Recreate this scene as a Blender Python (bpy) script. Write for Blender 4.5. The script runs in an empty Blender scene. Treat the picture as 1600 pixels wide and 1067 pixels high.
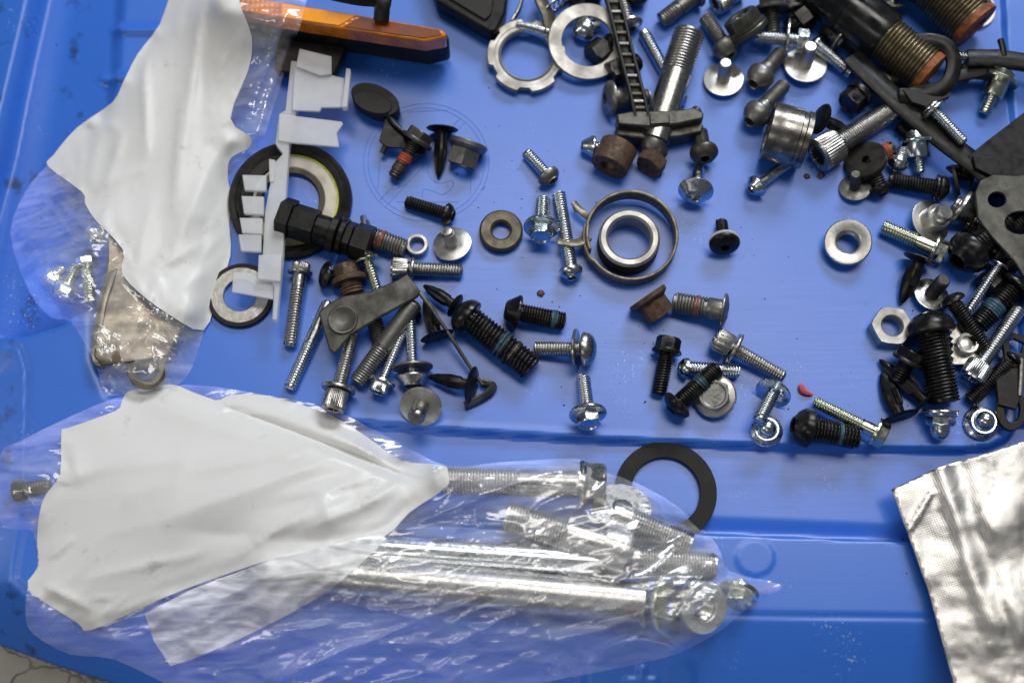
import bpy, bmesh, math, random
import numpy as np
from mathutils import Vector, Matrix, noise
from mathutils.geometry import delaunay_2d_cdt
random.seed(7)
R = math.radians
SC = bpy.context.scene
COL = SC.collection

# ------------------------------------------------------------------ camera
F, TH, DIST = 2000.0, R(16.0), 0.60          # focal length in photo pixels, tilt, distance to the tray (m)
CT, ST = math.cos(TH), math.sin(TH)
CAM = Vector((0, -DIST*ST, DIST*CT))
cd = bpy.data.cameras.new('camera'); cam = bpy.data.objects.new('camera', cd); COL.objects.link(cam)
cam.location = CAM; cam.rotation_euler = (TH, 0, 0)
cd.sensor_width = 36; cd.lens = 36*F/1600; cd.clip_start = 0.01; cd.clip_end = 50
cd.dof.use_dof = True; cd.dof.focus_distance = 0.592; cd.dof.aperture_fstop = 3.8
SC.camera = cam
# ------------------------------------------------------------------ light
w = bpy.data.worlds.new('World'); SC.world = w; w.use_nodes = True
w.node_tree.nodes['Background'].inputs[0].default_value = (0.75, 0.85, 1.0, 1)
w.node_tree.nodes['Background'].inputs[1].default_value = 0.09
def area(name, loc, target, sx, sy, power, color):
    l = bpy.data.lights.new(name, 'AREA'); l.shape = 'RECTANGLE'; l.size = sx; l.size_y = sy
    l.energy = power; l.color = color
    o = bpy.data.objects.new(name, l); COL.objects.link(o); o.location = loc
    o.rotation_euler = (Vector(target)-Vector(loc)).to_track_quat('-Z', 'Y').to_euler()
    return o
area('ceiling_and_fill_lamp', (0.20, 0.52, 1.60), (0, 0.0, 0), 1.3, 0.45, 11.5, (1.0, 0.96, 0.90))
area('ceiling_and_fill_lamp', (-0.45, -0.95, 1.35), (0, 0, 0), 0.9, 0.3, 1.6, (1.0, 0.96, 0.9))  # unseen fill light added behind the camera for highlights on camera-facing metal
area('window', (0.55, 1.45, 1.15), (0, 0, 0), 0.7, 0.45, 21.5, (0.88, 0.94, 1.0))
area('strip_lamp', (-1.25, -0.15, 1.0), (0, 0, 0), 0.25, 0.7, 2.6, (1.0, 0.95, 0.88))
vs = SC.view_settings; vs.view_transform = 'Standard'; vs.look = 'None'; vs.exposure = 0; vs.gamma = 1

# ------------------------------------------------------------------ helpers
PX = 0.0003
def P(px, py, z=0.0):
    """photo pixel -> world point at height z (m)"""
    x, y = (px-800)/F, -(py-533.5)/F
    d = Vector((x, y*CT+ST, y*ST-CT))
    return CAM + d*((z-CAM.z)/d.z)
def PZ(p, zdef=0.0):
    """(px,py[,height in px units])"""
    return P(p[0], p[1], (p[2] if len(p) > 2 else zdef)*PX)
def scale_at(px, py, z=0.0):
    x, y = (px-800)/F, -(py-533.5)/F
    return (z-CAM.z)/(y*ST-CT)/F
def tag(o, label=None, cat=None, group=None, kind=None):
    if label: o['label'] = label
    if cat: o['category'] = cat
    if group: o['group'] = group
    if kind: o['kind'] = kind
    return o
def link(name, me, parent=None, mat=None):
    o = bpy.data.objects.new(name, me); COL.objects.link(o)
    if mat is not None: me.materials.append(mat)
    if parent is not None: o.parent = parent
    return o
def empty(name, loc=(0, 0, 0), q=None):
    o = bpy.data.objects.new(name, None); COL.objects.link(o); o.location = loc
    o.empty_display_size = 0.005
    if q is not None: o.rotation_mode = 'QUATERNION'; o.rotation_quaternion = q
    return o
def mesh(name, vs, fs, ang=35):
    me = bpy.data.meshes.new(name); me.from_pydata([tuple(v) for v in vs], [], fs); me.validate()
    bm = bmesh.new(); bm.from_mesh(me); bmesh.ops.recalc_face_normals(bm, faces=bm.faces); bm.to_mesh(me); bm.free()
    me.shade_smooth(); me.set_sharp_from_angle(angle=R(ang))
    return me
def loft(rings, cap0=True, cap1=True, closed=False):
    vs, fs = [], []; n = len(rings[0])
    for r in rings: vs += r
    m = len(rings)
    for i in range(m if closed else m-1):
        a, b = i*n, ((i+1) % m)*n
        for j in range(n):
            k = (j+1) % n
            fs.append((a+j, a+k, b+k, b+j))
    if not closed:
        if cap0: fs.append(tuple(range(n)))
        if cap1: fs.append(tuple(range((m-1)*n, m*n)))
    return vs, fs
def merge(*parts):
    vs, fs = [], []
    for v, f in parts:
        o = len(vs); vs += v; fs += [tuple(i+o for i in q) for q in f]
    return vs, fs
def circ(r, z, n=24, ox=0, oy=0): return [Vector((ox+r*math.cos(2*math.pi*i/n), oy+r*math.sin(2*math.pi*i/n), z)) for i in range(n)]
def hexg(af, z, n=24, lim=9e9):
    out = []
    for i in range(n):
        t = 2*math.pi*i/n
        q = ((t + R(30)) % R(60)) - R(30)          # flat centred on q = 0 -> corners at 30 deg
        q2 = (t % R(60)) - R(30)
        r = min(af/2/math.cos(q2), lim)
        out.append(Vector((r*math.cos(t), r*math.sin(t), z)))
    return out
def star(r, z, n=24): return [Vector((r*(1+0.13*math.cos(6*2*math.pi*i/n))*math.cos(2*math.pi*i/n), r*(1+0.13*math.cos(6*2*math.pi*i/n))*math.sin(2*math.pi*i/n), z)) for i in range(n)]
def knurl(r, z, n=108): return [Vector((r*(1 if i % 3 else 0.95)*math.cos(2*math.pi*i/n), r*(1 if i % 3 else 0.95)*math.sin(2*math.pi*i/n), z)) for i in range(n)]
def threadm(r, z0, z1, pitch, n=16, depth=None):
    """real helical thread between z0 < z1"""
    depth = depth or pitch*0.52; rr = r-depth
    vs, fs = [], []
    turns = max(1.0, (z1-z0)/pitch-1.1); k = int(turns*n)
    for i in range(k+1):
        t = 2*math.pi*i/n; z = z0+pitch*0.3+pitch*i/n
        for q, h in ((r, 0.0), (r, 0.30), (rr, 0.65)): vs.append(Vector((q*math.cos(t), q*math.sin(t), z+pitch*h)))
    for i in range(k):
        a, b = 3*i, 3*i+3
        fs += [(a, b, b+1, a+1), (a+1, b+1, b+2, a+2)]
        if i+n+1 <= k: fs.append((a+2, b+2, 3*(i+1+n), 3*(i+n)))
    core = loft([circ(rr*0.75, z0, n), circ(rr*1.0, z0+pitch*0.35, n), circ(rr*1.0, z1, n)])
    return merge((vs, fs), core)
def axis_q(d, roll=0.0):
    q = Vector(d).normalized().to_track_quat('Z', 'Y')
    return q @ Matrix.Rotation(roll, 3, 'Z').to_quaternion()

# ------------------------------------------------------------------ materials
MATS = {}
def mat(name, base, metal=0.0, rough=0.4, alt=None, altamt=0.5, scale=400, bump=0.0, bscale=900, rvar=0.12, spec=0.5, detail=4, lo=0.4, hi=0.65, coat=0.0):
    m = bpy.data.materials.new(name); m.use_nodes = True; nt = m.node_tree; N = nt.nodes; L = nt.links
    b = N['Principled BSDF']
    b.inputs['Metallic'].default_value = metal; b.inputs['Specular IOR Level'].default_value = spec
    if coat: b.inputs['Coat Weight'].default_value = coat; b.inputs['Coat Roughness'].default_value = 0.15
    tc = N.new('ShaderNodeTexCoord'); oi = N.new('ShaderNodeObjectInfo')
    mp = N.new('ShaderNodeVectorMath'); mp.operation = 'ADD'
    sc_ = N.new('ShaderNodeVectorMath'); sc_.operation = 'SCALE'; sc_.inputs[0].default_value = (1, 0.7, 0.4)
    L.new(oi.outputs['Random'], sc_.inputs['Scale'])
    L.new(tc.outputs['Object'], mp.inputs[0]); L.new(sc_.outputs[0], mp.inputs[1])
    nz = N.new('ShaderNodeTexNoise'); nz.inputs['Scale'].default_value = scale; nz.inputs['Detail'].default_value = detail
    L.new(mp.outputs[0], nz.inputs['Vector'])
    mr = N.new('ShaderNodeMapRange'); mr.inputs[1].default_value = lo; mr.inputs[2].default_value = hi
    mr.inputs[3].default_value = 0; mr.inputs[4].default_value = altamt
    L.new(nz.outputs['Fac'], mr.inputs[0])
    mx = N.new('ShaderNodeMix'); mx.data_type = 'RGBA'
    mx.inputs[6].default_value = (*base, 1); mx.inputs[7].default_value = (*(alt or tuple(c*0.6 for c in base)), 1)
    L.new(mr.outputs[0], mx.inputs[0]); L.new(mx.outputs[2], b.inputs['Base Color'])
    rr = N.new('ShaderNodeMapRange'); rr.inputs[1].default_value = 0.3; rr.inputs[2].default_value = 0.7
    rr.inputs[3].default_value = max(0.02, rough-rvar); rr.inputs[4].default_value = min(1, rough+rvar)
    L.new(nz.outputs['Fac'], rr.inputs[0]); L.new(rr.outputs[0], b.inputs['Roughness'])
    if bump:
        n2 = N.new('ShaderNodeTexNoise'); n2.inputs['Scale'].default_value = bscale; n2.inputs['Detail'].default_value = 5
        L.new(mp.outputs[0], n2.inputs['Vector'])
        bp = N.new('ShaderNodeBump'); bp.inputs['Strength'].default_value = bump; bp.inputs['Distance'].default_value = 0.0004
        L.new(n2.outputs['Fac'], bp.inputs['Height']); L.new(bp.outputs[0], b.inputs['Normal'])
    MATS[name] = m
    return m
ZN = mat('zinc_plate', (0.72, 0.75, 0.77), 1, 0.22, (0.42, 0.44, 0.45), 0.5, 500)
ZB = mat('bright_white_metal', (0.62, 0.61, 0.585), 0.95, 0.38, (0.40, 0.37, 0.32), 0.65, 160, 0.12, 500)
YZ = mat('yellow_zinc', (0.72, 0.73, 0.60), 1, 0.24, (0.50, 0.56, 0.44), 0.6, 300)
BZ = mat('blue_zinc', (0.58, 0.66, 0.72), 1, 0.22, (0.50, 0.56, 0.52), 0.7, 300)
ST_ = mat('plain_steel', (0.52, 0.51, 0.49), 1, 0.30, (0.28, 0.26, 0.23), 0.6, 400, 0.08)
GS = mat('dull_grey_steel', (0.27, 0.265, 0.25), 0.85, 0.42, (0.13, 0.12, 0.105), 0.7, 350, 0.15)
DP = mat('dark_phosphate', (0.10, 0.098, 0.085), 0.7, 0.42, (0.05, 0.047, 0.04), 0.7, 300, 0.15)
BO = mat('black_oxide', (0.011, 0.011, 0.012), 0.4, 0.28, (0.055, 0.047, 0.038), 0.7, 230, 0.12, spec=0.5, lo=0.5, hi=0.72)
BP = mat('black_plastic', (0.007, 0.007, 0.007), 0, 0.36, (0.020, 0.019, 0.017), 0.6, 200, 0.12, spec=0.26)
GB = mat('gloss_black_paint', (0.006, 0.006, 0.007), 0.0, 0.22, (0.012, 0.011, 0.010), 0.6, 120, 0.0, spec=0.6)
RB = mat('black_rubber', (0.011, 0.010, 0.010), 0, 0.55, (0.040, 0.034, 0.025), 0.6, 180, 0.2, spec=0.3)
RU = mat('rusty_steel', (0.13, 0.075, 0.045), 0.35, 0.6, (0.055, 0.04, 0.032), 0.9, 400, 0.6, 700)
RN = mat('rusted_brass', (0.23, 0.19, 0.12), 0.9, 0.38, (0.10, 0.075, 0.045), 0.8, 300, 0.2)
OR = mat('orange_rust', (0.33, 0.105, 0.025), 0.05, 0.65, (0.13, 0.035, 0.012), 0.9, 300, 0.5)
WS = mat('worn_sleeve', (0.36, 0.34, 0.31), 0.95, 0.30, (0.075, 0.068, 0.058), 0.9, 130, 0.5, 260, lo=0.38, hi=0.62)
BW = mat('bronze_grime', (0.115, 0.10, 0.07), 0.6, 0.45, (0.07, 0.065, 0.05), 0.7, 200, 0.2)
TB = mat('thread_lock_blue', (0.03, 0.10, 0.15), 0, 0.5, (0.012, 0.025, 0.035), 0.8, 500, 0.3)
TO = mat('thread_lock_orange', (0.60, 0.11, 0.035), 0, 0.55, (0.30, 0.06, 0.03), 0.8, 500, 0.3)
TR = mat('thread_lock_red', (0.38, 0.06, 0.035), 0, 0.55, (0.12, 0.05, 0.04), 0.8, 600, 0.3)
CR = mat('cream_seal_face', (0.62, 0.56, 0.47), 0.1, 0.5, (0.45, 0.40, 0.33), 0.7, 120, 0.1)
LM = mat('lime_edge', (0.55, 0.62, 0.10), 0, 0.5)
RED = mat('red_scrap', (0.75, 0.09, 0.08), 0, 0.45)
GRIT = mat('dark_grit', (0.012, 0.012, 0.014), 0, 0.7)

def wplastic():
    m = mat('milky_plastic', (0.78, 0.79, 0.81), 0, 0.38, (0.68, 0.69, 0.72), 0.5, 120, 0.03)
    b = m.node_tree.nodes['Principled BSDF']
    b.inputs['Subsurface Weight'].default_value = 0.5; b.inputs['Subsurface Radius'].default_value = (1, 1, 1); b.inputs['Subsurface Scale'].default_value = 0.004
    b.inputs['Alpha'].default_value = 0.58
    return m
MW = wplastic()
def amber():
    m = mat('amber_lens', (0.85, 0.25, 0.008), 0, 0.12, (0.42, 0.10, 0.003), 0.8, 90, 0)
    nt = m.node_tree; N = nt.nodes; L = nt.links; b = N['Principled BSDF']
    b.inputs['Coat Weight'].default_value = 0.6; b.inputs['Coat Roughness'].default_value = 0.05
    tc = N.new('ShaderNodeTexCoord'); v = N.new('ShaderNodeTexVoronoi'); v.inputs['Scale'].default_value = 420; v.feature = 'F1'; v.inputs['Randomness'].default_value = 0.15
    L.new(tc.outputs['Object'], v.inputs['Vector'])
    bp = N.new('ShaderNodeBump'); bp.inputs['Strength'].default_value = 0.6; bp.inputs['Distance'].default_value = 0.0006
    L.new(v.outputs['Distance'], bp.inputs['Height']); L.new(bp.outputs[0], b.inputs['Normal'])
    return m
AM = amber()

def traymat():
    m = bpy.data.materials.new('blue_plastic'); m.use_nodes = True; nt = m.node_tree; N = nt.nodes; L = nt.links
    b = N['Principled BSDF']; tc = N.new('ShaderNodeTexCoord')
    # grime: patches in the pocket and faint all over
    n1 = N.new('ShaderNodeTexNoise'); n1.inputs['Scale'].default_value = 75; n1.inputs['Detail'].default_value = 7; n1.inputs['Roughness'].default_value = 0.62
    L.new(tc.outputs['Object'], n1.inputs['Vector'])
    sx = N.new('ShaderNodeSeparateXYZ'); L.new(tc.outputs['Object'], sx.inputs[0])
    px = N.new('ShaderNodeMapRange'); px.inputs[1].default_value = -0.175; px.inputs[2].default_value = -0.225; px.inputs[3].default_value = 0; px.inputs[4].default_value = 1
    L.new(sx.outputs[0], px.inputs[0])
    th = N.new('ShaderNodeMapRange'); th.inputs[3].default_value = 0.67; th.inputs[4].default_value = 0.575; th.inputs[1].default_value = 0; th.inputs[2].default_value = 1
    L.new(px.outputs[0], th.inputs[0])
    sb = N.new('ShaderNodeMath'); sb.operation = 'SUBTRACT'; L.new(n1.outputs['Fac'], sb.inputs[0]); L.new(th.outputs[0], sb.inputs[1])
    ml = N.new('ShaderNodeMath'); ml.operation = 'MULTIPLY'; ml.inputs[1].default_value = 7; ml.use_clamp = True; L.new(sb.outputs[0], ml.inputs[0])
    m2 = N.new('ShaderNodeMath'); m2.operation = 'MULTIPLY'; m2.inputs[1].default_value = 0.75; L.new(ml.outputs[0], m2.inputs[0])
    # long faint brush lines
    mp = N.new('ShaderNodeMapping'); mp.inputs['Scale'].default_value = (25, 900, 25); mp.inputs['Rotation'].default_value = (0, 0, R(2))
    L.new(tc.outputs['Object'], mp.inputs['Vector'])
    n2 = N.new('ShaderNodeTexNoise'); n2.inputs['Scale'].default_value = 1.0; n2.inputs['Detail'].default_value = 3
    L.new(mp.outputs[0], n2.inputs['Vector'])
    n3 = N.new('ShaderNodeTexNoise'); n3.inputs['Scale'].default_value = 18; n3.inputs['Detail'].default_value = 4
    L.new(tc.outputs['Object'], n3.inputs['Vector'])
    c0 = N.new('ShaderNodeMix'); c0.data_type = 'RGBA'; c0.inputs[6].default_value = (0.024, 0.143, 0.63, 1); c0.inputs[7].default_value = (0.034, 0.174, 0.70, 1)
    L.new(n3.outputs['Fac'], c0.inputs[0])
    c1 = N.new('ShaderNodeMix'); c1.data_type = 'RGBA'; c1.inputs[7].default_value = (0.012, 0.02, 0.035, 1)
    L.new(c0.outputs[2], c1.inputs[6]); L.new(m2.outputs[0], c1.inputs[0])
    ns = N.new('ShaderNodeTexNoise'); ns.inputs['Scale'].default_value = 700; ns.inputs['Detail'].default_value = 2; L.new(tc.outputs['Object'], ns.inputs['Vector'])
    nm = N.new('ShaderNodeTexNoise'); nm.inputs['Scale'].default_value = 26; nm.inputs['Detail'].default_value = 3; L.new(tc.outputs['Object'], nm.inputs['Vector'])
    s1 = N.new('ShaderNodeMapRange'); s1.inputs[1].default_value = 0.62; s1.inputs[2].default_value = 0.70; L.new(ns.outputs['Fac'], s1.inputs[0])
    s2 = N.new('ShaderNodeMapRange'); s2.inputs[1].default_value = 0.58; s2.inputs[2].default_value = 0.70; s2.inputs[4].default_value = 0.8; L.new(nm.outputs['Fac'], s2.inputs[0])
    s3 = N.new('ShaderNodeMath'); s3.operation = 'MULTIPLY'; L.new(s1.outputs[0], s3.inputs[0]); L.new(s2.outputs[0], s3.inputs[1])
    c2 = N.new('ShaderNodeMix'); c2.data_type = 'RGBA'; c2.inputs[7].default_value = (0.45, 0.55, 0.75, 1); L.new(c1.outputs[2], c2.inputs[6]); L.new(s3.outputs[0], c2.inputs[0])
    L.new(c2.outputs[2], b.inputs['Base Color'])
    rr = N.new('ShaderNodeMapRange'); rr.inputs[1].default_value = 0.35; rr.inputs[2].default_value = 0.65; rr.inputs[3].default_value = 0.35; rr.inputs[4].default_value = 0.38
    L.new(n2.outputs['Fac'], rr.inputs[0]); L.new(rr.outputs[0], b.inputs['Roughness'])
    bp = N.new('ShaderNodeBump'); bp.inputs['Strength'].default_value = 0.05; bp.inputs['Distance'].default_value = 0.0002
    L.new(n2.outputs['Fac'], bp.inputs['Height']); L.new(bp.outputs[0], b.inputs['Normal'])
    b.inputs['Specular IOR Level'].default_value = 0.88
    return m
TRAY = traymat()

def filmmat(name, haze=0.17, clear=0.80, gl=0.07, bump=0.30, rough=0.15):
    """thin polythene: what it scatters forward still arrives below, so the parts are added"""
    m = bpy.data.materials.new(name); m.use_nodes = True; nt = m.node_tree; N = nt.nodes; L = nt.links
    N.remove(N['Principled BSDF']); out = N['Material Output']
    tc = N.new('ShaderNodeTexCoord')
    mp = N.new('ShaderNodeMapping'); mp.inputs['Scale'].default_value = (16, 62, 16); mp.inputs['Rotation'].default_value = (0, 0, R(-24))
    L.new(tc.outputs['Object'], mp.inputs['Vector'])
    n = N.new('ShaderNodeTexNoise'); n.inputs['Scale'].default_value = 1.0; n.inputs['Detail'].default_value = 2.5; n.inputs['Distortion'].default_value = 0.9; L.new(mp.outputs[0], n.inputs['Vector'])
    bp = N.new('ShaderNodeBump'); bp.inputs['Strength'].default_value = bump; bp.inputs['Distance'].default_value = 0.012; L.new(n.outputs['Fac'], bp.inputs['Height'])
    tr = N.new('ShaderNodeBsdfTransparent'); tr.inputs[0].default_value = (clear, clear, clear*1.01, 1)
    hz = N.new('ShaderNodeTexNoise'); hz.inputs['Scale'].default_value = 2.3; hz.inputs['Detail'].default_value = 4; hz.inputs['Distortion'].default_value = 1.2; L.new(mp.outputs[0], hz.inputs['Vector'])
    hr = N.new('ShaderNodeMapRange'); hr.inputs[1].default_value = 0.35; hr.inputs[2].default_value = 0.68; hr.inputs[3].default_value = haze*0.55; hr.inputs[4].default_value = haze*1.5; L.new(hz.outputs['Fac'], hr.inputs[0])
    df = N.new('ShaderNodeBsdfDiffuse'); L.new(hr.outputs[0], df.inputs[0]); L.new(bp.outputs[0], df.inputs['Normal'])
    gs = N.new('ShaderNodeBsdfGlossy'); gs.inputs['Roughness'].default_value = rough; L.new(bp.outputs[0], gs.inputs['Normal'])
    fr = N.new('ShaderNodeFresnel'); fr.inputs['IOR'].default_value = 1.5
    ad = N.new('ShaderNodeMath'); ad.operation = 'ADD'; ad.use_clamp = True; ad.inputs[1].default_value = gl; L.new(fr.outputs[0], ad.inputs[0]); L.new(ad.outputs[0], gs.inputs[0])
    a1 = N.new('ShaderNodeAddShader'); L.new(tr.outputs[0], a1.inputs[0]); L.new(df.outputs[0], a1.inputs[1])
    a2 = N.new('ShaderNodeAddShader'); L.new(a1.outputs[0], a2.inputs[0]); L.new(gs.outputs[0], a2.inputs[1])
    L.new(a2.outputs[0], out.inputs['Surface'])
    return m
FILM = filmmat('clear_film')
FROST = filmmat('frosted_film', 0.62, 0.30, 0.02, 0.2, 0.3)
WF = mat('white_printed_film', (0.77, 0.765, 0.75), 0, 0.36, (0.70, 0.70, 0.70), 0.3, 40, 0.10, 60, spec=0.45)
def whitefilm():
    m = WF; nt = m.node_tree; N = nt.nodes; L = nt.links; b = N['Principled BSDF']
    tc = N.new('ShaderNodeTexCoord'); n = N.new('ShaderNodeTexNoise'); n.inputs['Scale'].default_value = 55; n.inputs['Detail'].default_value = 9; n.inputs['Roughness'].default_value = 0.75
    L.new(tc.outputs['Object'], n.inputs['Vector'])
    r = N.new('ShaderNodeMapRange'); r.inputs[1].default_value = 0.60; r.inputs[2].default_value = 0.78; r.inputs[3].default_value = 0; r.inputs[4].default_value = 0.7; L.new(n.outputs['Fac'], r.inputs[0])
    mx = N.new('ShaderNodeMix'); mx.data_type = 'RGBA'; mx.inputs[7].default_value = (0.16, 0.15, 0.12, 1); mx.inputs[6].default_value = (0.77, 0.765, 0.75, 1)
    L.new(r.outputs[0], mx.inputs[0]); L.new(mx.outputs[2], b.inputs['Base Color'])
whitefilm()
def foilmat():
    m = bpy.data.materials.new('embossed_foil'); m.use_nodes = True; nt = m.node_tree; N = nt.nodes; L = nt.links
    b = N['Principled BSDF']; b.inputs['Metallic'].default_value = 1; 
    tc = N.new('ShaderNodeTexCoord'); mp = N.new('ShaderNodeMapping'); mp.inputs['Rotation'].default_value = (0, 0, R(-17)); L.new(tc.outputs['Object'], mp.inputs[0])
    ws = []
    for d in ('X', 'Y'):
        wv = N.new('ShaderNodeTexWave'); wv.wave_type = 'BANDS'; wv.bands_direction = d; wv.inputs['Scale'].default_value = 300 if d == 'X' else 330; wv.inputs['Distortion'].default_value = 1.6; wv.inputs['Detail'].default_value = 1; wv.inputs['Detail Scale'].default_value = 0.4
        L.new(mp.outputs[0], wv.inputs['Vector']); ws.append(wv)
    mxm = N.new('ShaderNodeMath'); mxm.operation = 'MAXIMUM'; L.new(ws[0].outputs['Fac'], mxm.inputs[0]); L.new(ws[1].outputs['Fac'], mxm.inputs[1])
    bp = N.new('ShaderNodeBump'); bp.inputs['Strength'].default_value = 0.2; bp.inputs['Distance'].default_value = 0.00025; L.new(mxm.outputs[0], bp.inputs['Height'])
    n = N.new('ShaderNodeTexNoise'); n.inputs['Scale'].default_value = 38; n.inputs['Detail'].default_value = 8; n.inputs['Roughness'].default_value = 0.7; L.new(tc.outputs['Object'], n.inputs['Vector'])
    r = N.new('ShaderNodeMapRange'); r.inputs[1].default_value = 0.57; r.inputs[2].default_value = 0.70; r.inputs[3].default_value = 0; r.inputs[4].default_value = 0.85; L.new(n.outputs['Fac'], r.inputs[0])
    mx = N.new('ShaderNodeMix'); mx.data_type = 'RGBA'; mx.inputs[6].default_value = (0.52, 0.505, 0.48, 1); mx.inputs[7].default_value = (0.13, 0.165, 0.155, 1)
    L.new(r.outputs[0], mx.inputs[0]); L.new(mx.outputs[2], b.inputs['Base Color'])
    rr = N.new('ShaderNodeMapRange'); rr.inputs[3].default_value = 0.36; rr.inputs[4].default_value = 0.55; L.new(r.outputs[0], rr.inputs[0]); L.new(rr.outputs[0], b.inputs['Roughness'])
    L.new(bp.outputs[0], b.inputs['Normal'])
    return m
FOIL = foilmat()
def concrete():
    m = mat('stained_bench_top', (0.24, 0.23, 0.195), 0, 0.8, (0.20, 0.19, 0.15), 0.8, 60, 0.5, 300)
    nt = m.node_tree; N = nt.nodes; L = nt.links; b = N['Principled BSDF']
    old = b.inputs['Base Color'].links[0].from_socket
    tc = N.new('ShaderNodeTexCoord'); v = N.new('ShaderNodeTexVoronoi'); v.feature = 'DISTANCE_TO_EDGE'; v.inputs['Scale'].default_value = 55
    nz = N.new('ShaderNodeTexNoise'); nz.inputs['Scale'].default_value = 60; nz.inputs['Detail'].default_value = 5
    L.new(tc.outputs['Object'], nz.inputs['Vector'])
    ad = N.new('ShaderNodeMix'); ad.data_type = 'RGBA'; ad.inputs[0].default_value = 0.02; L.new(tc.outputs['Object'], ad.inputs[6]); L.new(nz.outputs['Color'], ad.inputs[7])
    L.new(ad.outputs[2], v.inputs['Vector'])
    r = N.new('ShaderNodeMapRange'); r.inputs[1].default_value = 0.0; r.inputs[2].default_value = 0.06; r.inputs[3].default_value = 1.4; r.inputs[4].default_value = 0
    L.new(v.outputs['Distance'], r.inputs[0])
    mm = N.new('ShaderNodeMath'); mm.operation = 'MULTIPLY'; L.new(r.outputs[0], mm.inputs[0]); L.new(nz.outputs['Fac'], mm.inputs[1])
    mx = N.new('ShaderNodeMix'); mx.data_type = 'RGBA'; mx.inputs[7].default_value = (0.02, 0.018, 0.015, 1); L.new(old, mx.inputs[6]); L.new(mm.outputs[0], mx.inputs[0])
    L.new(mx.outputs[2], b.inputs['Base Color'])
    return m
CONC = concrete()

RW = mat('machined_ring', (0.50, 0.49, 0.465), 0.85, 0.5, (0.30, 0.275, 0.235), 0.75, 110, 0.25, 350)
GP = mat('grey_painted_steel', (0.105, 0.104, 0.090), 0.6, 0.40, (0.035, 0.034, 0.030), 0.85, 130, 0.2, 400)
SG = mat('satin_grey_steel', (0.26, 0.255, 0.24), 0.6, 0.45, (0.10, 0.09, 0.075), 0.7, 120, 0.1)
GZ = mat('satin_zinc', (0.46, 0.455, 0.43), 0.85, 0.36, (0.30, 0.29, 0.25), 0.6, 300, 0.1)
BN = mat('brown_steel', (0.22, 0.185, 0.135), 0.8, 0.36, (0.08, 0.065, 0.05), 0.9, 90, 0.2, 300)
CB = mat('clamp_spring_steel', (0.25, 0.22, 0.165), 0.6, 0.45, (0.12, 0.10, 0.075), 0.7, 250, 0.2)
BK = mat('black_washer_steel', (0.014, 0.014, 0.013), 0, 0.6, (0.03, 0.028, 0.022), 0.7, 160, 0.1, spec=0.2)

# ------------------------------------------------------------------ the tray: a moulded lid, height field in metres
def sdf_poly(px, py, poly):
    """signed distance (negative inside) of arrays to a polygon"""
    d = np.full(px.shape, 1e18); inside = np.zeros(px.shape, bool); n = len(poly)
    for i in range(n):
        ax, ay = poly[i]; bx, by = poly[(i+1) % n]; ex, ey = bx-ax, by-ay
        t = np.clip(((px-ax)*ex+(py-ay)*ey)/(ex*ex+ey*ey+1e-9), 0, 1)
        d = np.minimum(d, (px-ax-t*ex)**2+(py-ay-t*ey)**2)
        c = ((ay > py) != (by > py)) & (px < (bx-ax)*(py-ay)/((by-ay) if by != ay else 1e-9)+ax)
        inside ^= c
    d = np.sqrt(d)
    return np.where(inside, -d, d)
def sst(e0, e1, x):
    t = np.clip((x-e0)/(e1-e0), 0, 1); return t*t*(3-2*t)
PANEL = [(205, -400), (192, -60), (186, 30), (170, 250), (150, 480), (152, 560), (175, 615), (230, 634), (330, 641), (540, 658), (700, 672), (900, 684), (1240, 698), (1500, 702), (1545, 698), (1575, 684), (1591, 660), (1596, 620), (1590, 300), (1568, 60), (1545, -400)]
GUTTER = [(215, 600), (330, 600), (700, 640), (1240, 660), (1700, 660), (1720, 855), (1410, 846), (1110, 834), (700, 820), (300, 806), (225, 800), (205, 770), (205, 640)]
POCKET = [(110, -500), (92, -180), (50, 10), (0, 225), (-60, 420), (-75, 500), (-20, 528), (40, 524), (100, 506), (150, 470), (175, 400), (205, 30), (230, -500)]
OUTER = [(-220, -600), (-220, 820), (-180, 900), (-110, 965), (-26, 1003), (70, 1038), (178, 1072), (370, 1118), (800, 1160), (1900, 1190), (1900, -600)]
TERR = [(100, -600), (88, -180), (46, 10), (-4, 225), (-60, 420), (-40, 530), (35, 545), (45, 580), (43, 800), (25, 905), (60, 940), (130, 952), (500, 957), (1180, 962), (1620, 968), (1900, 972), (1900, -600)]
XS = np.linspace(-0.335, 0.30, 560); YS = np.linspace(-0.205, 0.26, 410)
gx, gy = np.meshgrid(XS, YS)
dx, dy, dz = gx-CAM.x, gy-CAM.y, -CAM.z+gx*0
cy = dy*CT+dz*ST; cz = -dy*ST+dz*CT
gpx = 800+F*dx/(-cz); gpy = 533.5-F*cy/(-cz)
so = sdf_poly(gpx, gpy, OUTER); stt = sdf_poly(gpx, gpy, TERR)
z = np.where(stt < 0, 3.0, 3.0)
z = z - 20.0*np.clip(stt/(np.maximum(stt-so, 1e-3)+1e-6), 0, 1)**1.15*(stt > 0)      # skirt from the rim down to the bench
z = np.where(stt > 0, z, z)
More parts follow.
